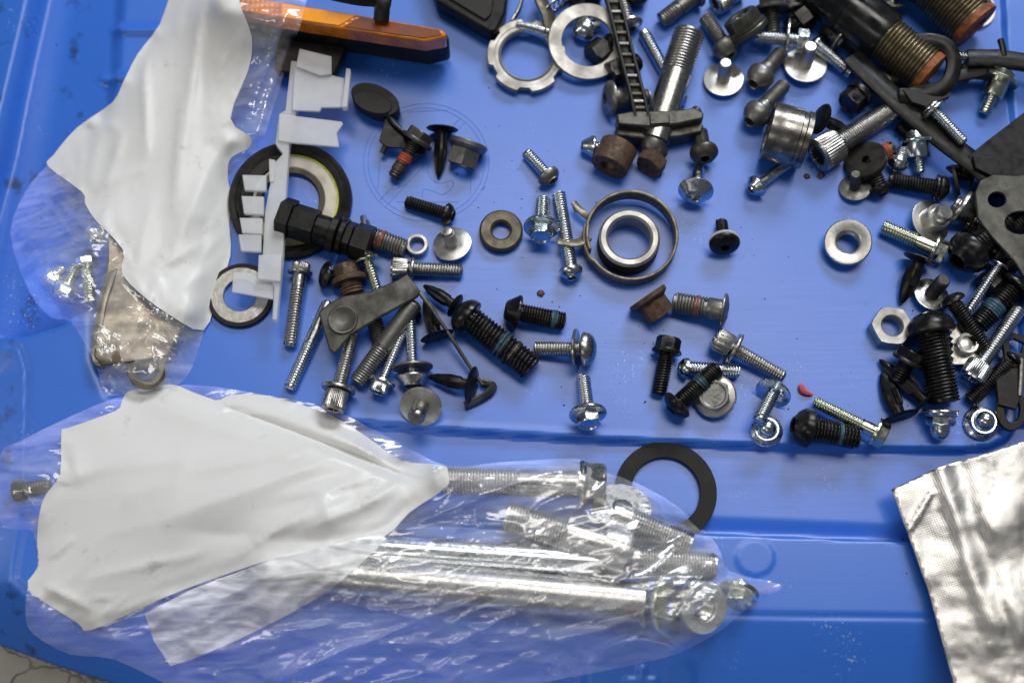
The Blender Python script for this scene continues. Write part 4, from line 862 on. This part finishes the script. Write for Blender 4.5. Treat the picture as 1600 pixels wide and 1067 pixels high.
# ------------------------------------------------------------------ left pile under the grey lever
bolt('socket_cap_screw', 'steel cap screw with flange lying beside the clip strip foot', 'cap screw', (471, 411), (453, 542), 20, 'cap', 30, 18, ST_, fl=(40, 4), pl=20)
bolt('threaded_stud', 'long zinc stud with half plain shank pointing down from the grey lever', 'stud', (514, 470, 14), (452, 608), 19, 'dome', 16, 5, ZN, pl=70)
bolt('socket_cap_screw', 'knurled cap screw with big washer below the grey lever plate', 'cap screw', (520, 641), (552, 520, 16), 21, 'cap', 38, 32, ST_, wash=((2, 56, 5),), sock=0.5)
bolt('long_bolt', 'dull grey half threaded bolt passing under the grey lever', 'bolt', (650, 470, 30), (557, 599), 27, 'dome', 30, 10, GS, pl=80)
bolt('hex_flange_bolt', 'bright small hex flange bolt between the grey bolt and the cone washer screw', 'bolt', (590, 614), (640, 492, 18), 15, 'cap', 30, 22, ZN, fl=(44, 5), sock=0.6)
bolt('screw_with_washers', 'zinc screw with flat and conical washers above the disc stud', 'screw', (646, 604, 24), (641, 492, 22), 16, 'cone', 54, 18, ZN, hm=ST_, wash=((12, 66, 4, GS),))
bolt('shoulder_stud', 'grey disc stud leaning against the tray step, shank pointing out', 'stud', (659, 632, 17), (649, 654, 54), 25, 'disc', 68, 8, ST_, hm=GZ, smooth=True)
rivet('black push rivet with wide head below the grey lever arm', (683, 526, 20), (664, 466, 22), 54, 22)
rivet('black push rivet beside the big dome head bolt, above the lever wire', (712, 478, 24), (662, 446, 16), 40, 20)
rivet('black push rivet held by the lever foot', (738, 602, 26), (668, 588, 10), 60, 20)
bolt('hex_bolt', 'rusty brown castellated nut and bolt behind the grey lever', 'bolt', (540, 414, 24), (552, 462, 20), 34, 'hex', 44, 30, RU, fl=(58, 8), roll=0.3)
bolt('flange_screw', 'yellow zinc screw behind the rusty bolt', 'screw', (570, 394, 34), (592, 462, 22), 16, 'torx', 28, 14, YZ, fl=(40, 4))
bolt('pan_head_screw', 'black dome screw beside the rusty bolt', 'screw', (499, 428), (534, 436), 20, 'dome', 46, 14, BO)
bolt('pan_head_screw', 'dark screw in the heap under the grey lever', 'screw', (600, 560, 14), (585, 500, 12), 24, 'dome', 34, 12, DP)
bolt('pan_head_screw', 'black bolt under the lever arm beside the push rivets', 'screw', (650, 478, 16), (612, 520, 12), 26, 'dome', 40, 14, BO)
t = thing('lever_plate', 'dull grey lever plate with round boss and bent wire arm', 'lever', P(560, 490))
par(plate('plate', [(497, 488), (512, 474), (535, 462), (580, 454), (622, 436), (636, 427), (658, 456), (652, 464), (590, 498), (548, 524), (524, 552), (515, 548), (507, 522)], 7, lambda x, y: 42+0.06*(x-500), GP, bev=0.0008), t)
u = scale_at(535, 500); c0 = PZ((536, 500, 43))
o = link('boss', mesh('boss', *loft([circ(24*u, -2*u, 32), circ(23.5*u, 3*u, 32), circ(22*u, 4.5*u, 32), circ(19*u, 4.6*u, 32), circ(18*u, 4*u, 32), circ(3*u, 4.2*u, 32)])), t, GP); o.location = c0-t.location
par(ribbon('wire_arm', catmull([PZ((645, 446, 46)), PZ((668, 474, 44)), PZ((700, 520, 34)), PZ((732, 570, 22)), PZ((754, 601, 14))], 5), 5*PX, 10*PX, GP, None), t)
par(ribbon('foot', catmull([PZ((752, 598, 13)), PZ((768, 603, 12)), PZ((764, 614, 10)), PZ((745, 626, 9)), PZ((726, 634, 9))], 5), 16*PX, 4*PX, GP, None, nrm=(0.3, -0.8, 0.6)), t)
# black washer in the gutter
t = ring('flat_washer', 'large black flat washer lying in the tray channel', 'washer', (1040, 768), 160, 108, 8, BK, axis=(0.0, 0.05, 1), z=-13, n=64)
# grit
random.seed(11)
vs_, fs_ = [], []
spots = [(690+random.random()*130, 190+random.random()*160) for _ in range(34)]+[(700+random.random()*850, 120+random.random()*570) for _ in range(190)]+[(1000+random.random()*40, 510+random.random()*60) for _ in range(8)]+[(1380+random.random()*60, 840+random.random()*110) for _ in range(8)]+[(20+random.random()*70, 60+random.random()*450) for _ in range(20)]
spots += [(1262, 278), (1282, 280), (1258, 258), (1268, 262), (845, 458), (848, 462), (838, 300), (806, 304)]*2
for (x, y) in spots:
    r = (0.00014+0.00042*random.random()**2.6); c = P(x, y, floor_z(x, y)); o = len(vs_); st = random.uniform(0.7, 1.8); an = random.random()*6
    for dx_, dy_, dz_ in ((1, 0, 0), (0, 1, 0), (-1, 0, 0), (0, -1, 0), (0, 0, 0.7)):
        X, Y = dx_*st*random.uniform(.7, 1.2), dy_*random.uniform(.7, 1.2)
        vs_.append(c+Vector((X*math.cos(an)-Y*math.sin(an), X*math.sin(an)+Y*math.cos(an), dz_))*r)
    fs_ += [(o, o+1, o+4), (o+1, o+2, o+4), (o+2, o+3, o+4), (o+3, o, o+4)]
g = link('grit', mesh('grit', vs_, fs_), None, GRIT); tag(g, 'dark grit specks sprinkled over the blue tray', 'grit', kind='stuff')
for lab, cx, cy_, s in (('brown crumb of dirt near the blue striped black bolt', 845, 459, 6), ('dark crumb of grease beside the knurled cap screw head', 1282, 275, 6), ('dark crumb of grease below the worn sleeve', 1261, 276, 5)):
    v, f = loft([[Vector((s*PX*k*random.uniform(.7, 1.3)*math.cos(R(a)), s*PX*k*random.uniform(.7, 1.4)*math.sin(R(a)), h_*PX)) for a in range(0, 360, 40)] for k, h_ in ((1, 0), (0.9, 2.5), (0.4, 4.5))])
    o = link('dirt_crumb', mesh('dirt_crumb', v, f), None, RU); o.location = P(cx, cy_); tag(o, lab, 'dirt crumb', 'dirt crumbs on the tray')
# ------------------------------------------------------------------ bag contents
def rod(name, label, cat, A, B, d, m, thread=None, smoothend=True):
    a, b = PZ(A), PZ(B); u = scale_at(A[0], A[1], a.z); ax = b-a; L = ax.length; ax.normalize()
    t = thing(name, label, cat, a, axis_q(ax)); r = d/2*u
    z1 = L
    if thread: z1 = L*(1-thread)
    link('shaft', mesh('shaft', *loft([circ(r*0.9, 0), circ(r, 2*u), circ(r, z1-1*u), circ(r*0.92, z1)])), t, m)
    if thread: link('thread', mesh('thread', *threadm(r, z1-1*u, L, 4.5*u), 60), t, m)
    return t
G = -9      # the bag lies in the channel below the panel
# second bag (wide, along the bottom)
bolt('hex_flange_bolt', 'large zinc flange bolt inside the wide bag, nearest the black washer', 'bolt', (947, 757, 46), (690, 751, 36), 42, 'hexplain', 68, 42, ST_, fl=(76, 8), pl=96, pitch=5)
bolt('socket_cap_screw', 'zinc collar bolt in the wide bag beside the axle rod', 'bolt', (990, 868, 36), (790, 806, 30), 48, 'button', 70, 50, ST_, fl=(80, 40), pl=60, pitch=5, sock=0.45)
rod('threaded_stud', 'threaded zinc stud in the wide bag below the large flange bolt', 'stud', (955, 802, 26), (1078, 852, 24), 44, ST_, 0.75)
rod('threaded_stud', 'threaded zinc stud in the wide bag above the flange nut', 'stud', (985, 874, 24), (1118, 884, 22), 44, ST_, 0.9)
rod('axle_rod', 'long bright axle rod in the wide bag', 'rod', (420, 888, 34), (1006, 943, 34), 64, ST_)
rod('axle_rod', 'thinner zinc rod beside the long axle rod in the wide bag', 'rod', (470, 848, 26), (940, 880, 20), 48, ZN)
ring('flat_washer', 'zinc washer tilted under the large flange bolt in the wide bag', 'washer', (972, 793), 92, 30, 6, ST_, axis=(0.1, 0.6, 1), z=22)
ring('flat_washer', 'zinc washer against the axle rod end in the wide bag', 'washer', (1008, 945), 76, 30, 7, ST_, axis=(1, -0.05, 0.25), z=24)
ring('flat_washer', 'yellow zinc wide washer between axle rod end and flange nut in the wide bag', 'washer', (1046, 946), 96, 30, 8, YZ, axis=(0.8, -0.1, 0.65), z=22)
flange_nut('flange_nut', 'zinc flange nut showing its threaded bore in the wide bag', (1102, 950, 46), (1080, 942, 14), 84, 66, 40, GZ, 10, bore=ST_)
bolt('hex_flange_bolt', 'small zinc hex bolt in the tip of the wide bag', 'bolt', (1150, 944, 26), (1158, 905, 12), 20, 'hexplain', 48, 26, YZ, fl=(66, 6))
bolt('hex_bolt', 'dull brown bolt at the tail end of the wide bag', 'bolt', (22, 768, 14), (80, 758, 12), 22, 'hex', 36, 16, BW)
ring('flat_washer', 'dull brown washer at the tail end of the wide bag', 'washer', (52, 790), 40, 18, 5, BW, z=2)
# first bag (upright, at the left)
t = thing('bent_bracket', 'dull steel bent bracket with an eye inside the upright bag', 'bracket', P(200, 480))
par(plate('web', [(168, 352), (196, 352), (290, 420), (292, 500), (262, 556), (205, 566), (160, 572), (146, 556), (152, 500), (160, 452), (168, 410)], 5, lambda x, y: 40-0.0017*(x-166)**2+6*math.sin(y*0.05), BN, bev=0.0008), t)
par(ribbon('rolled_edge', catmull([PZ((186, 360, 34)), PZ((178, 420, 36)), PZ((162, 470, 36)), PZ((154, 520, 34)), PZ((152, 562, 30)), PZ((164, 570, 28))], 5), 14*PX, 10*PX, BN, None), t)
u = scale_at(230, 578); c0 = PZ((230, 578, 20))
o = link('eye', mesh('eye', *loft([circ(30*u, -6*u, 32), circ(31*u, 0, 32), circ(28*u, 6*u, 32), circ(20*u, 6*u, 32), circ(17*u, 3*u, 32), circ(17*u, -6*u, 32)], closed=True)), t, BN); o.location = c0-t.location
par(plate('neck', [(215, 540), (250, 530), (262, 560), (250, 580), (212, 570)], 8, 24, BN), t)
bolt('hex_flange_bolt', 'small zinc hex bolt at the top of the clear window in the upright bag', 'bolt', (140, 378, 24), (164, 352, 16), 18, 'hexplain', 30, 18, ZN, fl=(38, 4))
bolt('hex_flange_bolt', 'small yellow zinc hex bolt with its shank pointing down in the upright bag', 'bolt', (134, 402, 26), (142, 474, 14), 20, 'hexplain', 32, 16, YZ, fl=(40, 4))
bolt('hex_flange_bolt', 'small zinc hex bolt lying head down in the upright bag', 'bolt', (98, 462, 22), (122, 414, 18), 18, 'hexplain', 32, 18, YZ, fl=(40, 4))
bolt('hex_flange_bolt', 'small zinc bolt at the far lower corner of the upright bag', 'bolt', (78, 440, 20), (100, 418, 14), 16, 'hexplain', 28, 14, ZN, fl=(34, 4))

# ------------------------------------------------------------------ bags: film drawn tight over what is inside
def seg_d(X, Y, x1, y1, x2, y2):
    ex, ey = x2-x1, y2-y1; t = np.clip(((X-x1)*ex+(Y-y1)*ey)/(ex*ex+ey*ey+1e-9), 0, 1)
    return np.hypot(X-x1-t*ex, Y-y1-t*ey), t
class Sheet:
    def __init__(s, outline, caps, base, creases=(), step=5, iters=500, swell=0.0, seed=1, namp=1.2, nsc=0.012, edge=1.0, ang=-24, sharp=2.0):
        xs = [p[0] for p in outline]; ys = [p[1] for p in outline]
        s.x0, s.y0, s.st = min(xs)-10, min(ys)-10, step
        nx_, ny_ = int((max(xs)+10-s.x0)/step)+2, int((max(ys)+10-s.y0)/step)+2
        X, Y = np.meshgrid(s.x0+np.arange(nx_)*step, s.y0+np.arange(ny_)*step)
        sd = sdf_poly(X, Y, outline); s.sd = sd; ins = sd < 0
        bz = np.vectorize(lambda a, b: floor_z(a, b)/PX)(X, Y) if base is None else np.full(X.shape, float(base))
        bz = bz+edge
        ob = bz.copy()
        for (x1, y1, x2, y2, r, zc) in caps:
            d, t = seg_d(X, Y, x1, y1, x2, y2)
            ob = np.maximum(ob, np.where(d < r, zc+np.sqrt(np.maximum(r*r-d*d, 0))*0.95+2.0, -1e9))
        Z = ob.copy()
        for _ in range(iters):
            A = 0.25*(np.roll(Z, 1, 0)+np.roll(Z, -1, 0)+np.roll(Z, 1, 1)+np.roll(Z, -1, 1))+swell
            Z = np.where(ins, np.maximum(ob, A), bz)
        for _ in range(2):
            A = 0.25*(np.roll(Z, 1, 0)+np.roll(Z, -1, 0)+np.roll(Z, 1, 1)+np.roll(Z, -1, 1)); Z = np.where(ins, 0.5*Z+0.5*A, bz)
        fade = np.clip(-sd/14, 0, 1)
        for (x1, y1, x2, y2, amp, wd) in creases:
            d, t = seg_d(X, Y, x1, y1, x2, y2)
            Z = Z+amp*np.exp(-(d/wd)**1.3)*(np.sin(np.pi*np.clip(t, 0.02, 0.98))**0.6)*np.where(ins, fade, 0)
        nz_ = np.zeros(X.shape)
        for j in range(ny_):
            for i in range(nx_):
                if ins[j, i]:
                    x, y = X[j, i], Y[j, i]
                    wx = x+26*noise.noise(Vector((x*0.011, y*0.011, seed))); wy = y+26*noise.noise(Vector((x*0.011, y*0.011, seed+9)))
                    al = wx*math.cos(R(ang))+wy*math.sin(R(ang)); ac = -wx*math.sin(R(ang))+wy*math.cos(R(ang))
                    r1 = 1-min(1, abs(noise.noise(Vector((al*nsc*0.45, ac*nsc*1.5, seed*3.1))))*1.6)
                    r2 = 1-min(1, abs(noise.noise(Vector((al*nsc*1.1, ac*nsc*3.4, seed*5.7))))*1.6)
                    nz_[j, i] = r1**sharp*2.0+r2**sharp*0.8
        Z = Z+namp*nz_*np.clip(-sd/30, 0, 1)
        s.Z = np.maximum(Z, ob)
    def z(s, x, y):
        a = np.clip((x-s.x0)/s.st, 0, s.Z.shape[1]-1.001); b = np.clip((y-s.y0)/s.st, 0, s.Z.shape[0]-1.001)
        i, j = int(a), int(b); fx, fy = a-i, b-j; Z = s.Z
        return (Z[j, i]*(1-fx)+Z[j, i+1]*fx)*(1-fy)+(Z[j+1, i]*(1-fx)+Z[j+1, i+1]*fx)*fy
def densify(poly, step):
    out = []
    for i, (x, y) in enumerate(poly):
        x2, y2 = poly[(i+1) % len(poly)]; k = max(1, int(math.hypot(x2-x, y2-y)/step))
        out += [(x+(x2-x)*t/k, y+(y2-y)*t/k) for t in range(k)]
    return out
def smooth_poly(poly, k=4):
    n = len(poly); out = []
    for i in range(n):
        a, b, c, d = [Vector(poly[(i+j) % n]) for j in (-1, 0, 1, 2)]
        for j in range(k):
            t = j/k; v = 0.5*((2*b)+(c-a)*t+(2*a-5*b+4*c-d)*t*t+(3*b-a-3*c+d)*t**3); out.append((v.x, v.y))
    return out
def film(name, sheet, poly, m, parent, off=0.0, step=5.0, thick=0.0, hug=None):
    if hug: poly = smooth_poly(poly, 3)
    poly = densify(poly, step*1.3); n = len(poly); pts = [Vector(p) for p in poly]
    xs = [p[0] for p in poly]; ys = [p[1] for p in poly]
    X, Y = np.meshgrid(np.arange(min(xs)+step/2, max(xs), step), np.arange(min(ys)+step/2, max(ys), step))
    sd = sdf_poly(X, Y, poly); rnd = np.random.RandomState(5)
    jx, jy = X+rnd.uniform(-1, 1, X.shape)*step*0.2, Y+rnd.uniform(-1, 1, X.shape)*step*0.2
    k = sd < -step*0.55
    pts += [Vector((a, b)) for a, b in zip(jx[k], jy[k])]
    v2, e2, f2, _, _, _ = delaunay_2d_cdt(pts, [(i, (i+1) % n) for i in range(n)], [], 1, 1e-6)
    if hug:
        dd = sdf_poly(np.array([p.x for p in v2]), np.array([p.y for p in v2]), poly); kk = sst(0, 26, -dd)
        zs_ = [hug.z(p.x, p.y)*(1-a)+sheet.z(p.x, p.y)*a for p, a in zip(v2, kk)]
    else: zs_ = [sheet.z(p.x, p.y) for p in v2]
    vs = [P(p.x, p.y, (zz_+off)*PX) for p, zz_ in zip(v2, zs_)]
    me = mesh(name, vs, [tuple(f) for f in f2], 180); me.update()
    o = link(name, me, parent, m)
    o.matrix_parent_inverse = Matrix.Translation(-parent.location)
    if thick:
        md = o.modifiers.new('thickness', 'SOLIDIFY'); md.thickness = thick; md.offset = 1
    return o
# wide bag ------------------------------------------------
W_OUT = [(0, 712), (30, 690), (90, 660), (180, 622), (290, 601), (420, 618), (520, 640), (620, 690), (700, 728), (780, 722), (902, 716), (920, 730), (990, 752), (1060, 792), (1120, 850), (1140, 892), (1222, 914), (1180, 940), (1125, 985), (1060, 1020), (980, 1040), (900, 1056), (800, 1075), (640, 1110), (420, 1105), (290, 1080), (180, 1030), (110, 1022), (52, 990), (40, 960), (44, 915), (58, 890), (52, 832), (20, 826), (0, 812)]
W_OUT = smooth_poly(W_OUT, 3)
W_CAPS = [(700, 752, 940, 757, 30, 40), (905, 756, 907, 760, 36, 44), (790, 806, 990, 868, 32, 34), (900, 840, 985, 866, 36, 38), (965, 806, 1078, 852, 18, 24), (985, 876, 1118, 886, 19, 24), (420, 888, 1006, 943, 30, 34), (470, 848, 930, 880, 24, 26), (930, 785, 1010, 800, 26, 26), (1008, 930, 1046, 950, 40, 30), (1095, 948, 1104, 951, 38, 36), (1150, 920, 1156, 930, 26, 20), (25, 768, 75, 760, 16, 14)]
W_CR = [(905, 722, 690, 790, 10, 9), (905, 722, 560, 850, 7, 8), (560, 900, 1000, 800, 5, 6), (230, 960, 640, 850, 8, 10), (430, 1060, 780, 920, 10, 7), (640, 1040, 860, 930, 8, 6), (740, 1060, 1000, 960, 6, 6), (500, 1010, 760, 1000, 6, 8), (700, 860, 980, 915, 5, 6), (520, 940, 900, 1010, 5, 8), (300, 1030, 560, 960, 6, 8), (60, 700, 160, 790, 5, 8), (20, 740, 60, 800, 4, 6), (1060, 900, 1210, 914, 5, 7), (850, 1000, 960, 980, 5, 7), (560, 985, 700, 1060, 5, 6)]
rc = random.Random(3)
for _ in range(46):
    x = rc.uniform(230, 1080); y = rc.uniform(900, 1060) if rc.random() < 0.7 else rc.uniform(770, 900); L_ = rc.uniform(60, 230); a_ = R(rc.gauss(-24, 16))
    W_CR.append((x, y, x+L_*math.cos(a_), y+L_*math.sin(a_), rc.uniform(2.0, 5.0), rc.uniform(2.2, 4.0)))
SW = Sheet(W_OUT, W_CAPS, None, W_CR, step=3, iters=900, swell=0.012, seed=2, namp=2.6, nsc=0.012, sharp=3.0)
bag = thing('plastic_bag', 'wide clear bag of long bolts with a folded white panel', 'bag', P(600, 850))
film('clear_film', SW, W_OUT, FILM, bag, 0.5, 3.2)
W_WHITE = [(58, 842), (62, 800), (72, 772), (94, 740), (96, 676), (108, 668), (180, 642), (190, 628), (200, 612), (240, 603), (272, 601), (300, 612), (345, 628), (450, 661), (560, 703), (640, 736), (690, 744), (696, 750), (688, 768), (640, 800), (600, 838), (520, 852), (430, 872), (330, 905), (250, 936), (172, 972), (134, 985), (120, 972), (44, 920), (60, 884)]
W_UNDER = [(330, 632), (345, 624), (362, 617), (410, 617), (470, 632), (520, 650), (570, 680), (612, 710), (640, 722), (690, 726), (700, 736), (696, 762), (640, 756), (560, 722), (450, 680)]
W_WCR = [(380, 860, 520, 770, 9, 7), (560, 790, 640, 745, 8, 6), (430, 780, 620, 740, 7, 9), (130, 905, 330, 860, 4, 8), (300, 740, 520, 690, 5, 10), (140, 980, 200, 930, 5, 6), (120, 740, 420, 700, 6, 26), (240, 820, 560, 700, 14, 34), (390, 850, 560, 775, 16, 22), (470, 830, 640, 760, 14, 16), (500, 765, 520, 830, 6, 12), (60, 910, 150, 955, 6, 10), (150, 975, 300, 915, 6, 10), (100, 690, 130, 760, 5, 18), (200, 620, 560, 740, 5, 24), (330, 625, 600, 720, 4, 8), (280, 830, 560, 850, -6, 18)]
SWW = Sheet(W_OUT, W_CAPS+[(200, 780, 560, 740, 90, -50), (160, 880, 420, 800, 70, -45)], None, W_WCR, step=3, iters=900, swell=0.011, seed=4, namp=1.6, nsc=0.006, sharp=1.5)
SWW.Z = np.maximum(SWW.Z, SW.Z*0+SWW.Z); SWW.Z = np.where(SW.Z+0.8 > SWW.Z, SW.Z+0.8, SWW.Z)
film('folded_flap', SWW, W_UNDER, WF, bag, 0.9, hug=SW)
film('white_panel', SWW, W_WHITE, WF, bag, 1.5, hug=SW)
W_FR = [(226, 958), (300, 920), (440, 868), (540, 846), (596, 832), (604, 842), (560, 884), (510, 926), (446, 962), (370, 1000), (300, 1030), (266, 1040), (240, 1000)]
film('frosted_panel', SW, W_FR, FROST, bag, 2.2)
# upright bag ---------------------------------------------
U_OUT = [(300, -40), (470, -40), (474, 20), (455, 80), (430, 160), (412, 215), (398, 250), (375, 262), (357, 285), (362, 330), (356, 395), (330, 470), (318, 520), (300, 575), (280, 600), (250, 606), (170, 618), (150, 570), (112, 505), (80, 496), (45, 455), (16, 366), (40, 300), (75, 258), (150, 195), (200, 120), (240, 60)]
U_OUT = smooth_poly(U_OUT, 3)
U_CAPS = [(150, 360, 150, 560, 16, 22), (180, 420, 275, 480, 40, 4), (228, 578, 232, 580, 28, 6), (98, 462, 124, 416, 21, 18), (134, 402, 142, 470, 22, 20), (140, 378, 164, 352, 21, 20), (78, 440, 100, 418, 18, 16), (300, 60, 300, 330, 55, -20), (440, 60, 400, 200, 24, 14), (360, 6, 474, 28, 26, 92)]
U_CR = [(75, 262, 150, 380, 6, 10), (135, 330, 60, 460, 7, 8), (60, 310, 120, 300, 5, 8), (200, 420, 290, 560, 6, 8), (250, 430, 200, 560, 5, 7), (290, 470, 270, 590, 4, 6), (130, 500, 200, 600, 5, 8), (460, 0, 380, 190, 10, 10), (440, 60, 400, 230, 8, 7), (445, 10, 420, 120, 6, 6), (30, 360, 110, 480, 5, 8)]
for _ in range(34):
    x = rc.uniform(30, 300); y = rc.uniform(280, 590); L_ = rc.uniform(40, 130); a_ = R(rc.gauss(60, 28))
    U_CR.append((x, y, x+L_*math.cos(a_), y+L_*math.sin(a_), rc.uniform(2, 4.5), rc.uniform(2.2, 4.0)))
for _ in range(9):
    x = rc.uniform(415, 470); y = rc.uniform(-10, 90); L_ = rc.uniform(60, 150)
    U_CR.append((x, y, x-L_*0.33, y+L_*0.94, rc.uniform(3, 6), rc.uniform(2.5, 4)))
SU = Sheet(U_OUT, U_CAPS, None, U_CR, step=4, iters=700, swell=0.015, edge=3.0, seed=7, namp=2.4, nsc=0.013, ang=-60, sharp=3.0)
bag1 = thing('plastic_bag', 'upright clear bag with smudged white panel holding a bent bracket', 'bag', P(220, 380))
film('clear_film', SU, U_OUT, FILM, bag1, 0.5, 3.2)
U_WHITE = [(285, -40), (372, -40), (374, 4), (388, 40), (394, 68), (388, 110), (360, 185), (392, 215), (388, 232), (372, 240), (358, 252), (356, 280), (362, 310), (358, 350), (360, 400), (340, 456), (318, 516), (262, 490), (215, 455), (190, 425), (192, 390), (150, 345), (133, 318), (128, 300), (75, 260), (84, 242), (120, 200), (176, 160), (192, 130), (215, 85), (250, 38)]
U_WCR = [(320, -20, 300, 150, 6, 6), (286, 150, 270, 330, 6, 6), (226, 80, 230, 240, 5, 5), (345, 240, 355, 330, 6, 6), (190, 215, 175, 250, 4, 5), (140, 300, 230, 260, 4, 7), (200, 440, 320, 380, 4, 9), (225, 70, 228, 260, 7, 16), (310, 0, 280, 330, 9, 14), (160, 180, 140, 290, 5, 14), (200, 200, 160, 300, 6, 12), (340, 230, 260, 420, 6, 18), (350, 290, 320, 400, -6, 14), (240, 300, 210, 430, 4, 12), (80, 262, 190, 400, 3, 8), (360, 190, 350, 330, 7, 12), (250, 470, 330, 420, 4, 12)]
SUW = Sheet(U_OUT, U_CAPS, None, U_WCR, step=4, iters=700, swell=0.02, edge=3.0, seed=9, namp=1.8, nsc=0.007, ang=-75, sharp=1.5)
SUW.Z = np.maximum(SUW.Z, SU.Z+0.8)
film('white_panel', SUW, U_WHITE, WF, bag1, 2.2, hug=SU)
# foil ------------------------------------------------------
F_OUT = [(1393, 764), (1470, 728), (1540, 708), (1640, 676), (1740, 680), (1740, 1130), (1510, 1130), (1491, 1070), (1450, 920)]
class FoilS:
    def z(s, x, y):
        q = 26+0.10*(x-1393)+0.02*(y-764)
        q += 7*math.exp(-(((x-1560)/46)**2+((y-815)/36)**2))+8*math.exp(-(((x-1575)/60)**2+((y-960)/90)**2))
        d = (x-(1478+0.30*(y-760)))
        q += 4*math.exp(-(d/13)**2)*min(1, max(0, (1000-y)/100))-2.5*math.exp(-((d-30)/14)**2)
        q += 4.5*noise.noise(Vector((x*0.012, y*0.012, 3)))+1.6*noise.noise(Vector((x*0.035, y*0.035, 7)))+1.0*abs(noise.noise(Vector((x*0.07, y*0.07, 1))))
        q += 3*math.exp(-(((x-1425)-(820-y)*0.6)/5)**2)*(1 if 765 < y < 830 else 0)
        return q
fo = thing('foil_sheet', 'crumpled silver embossed heat shield foil at the tray corner', 'foil', P(1500, 880))
film('foil_skin', FoilS(), F_OUT, FOIL, fo, 0, 5.0, 0.0004)
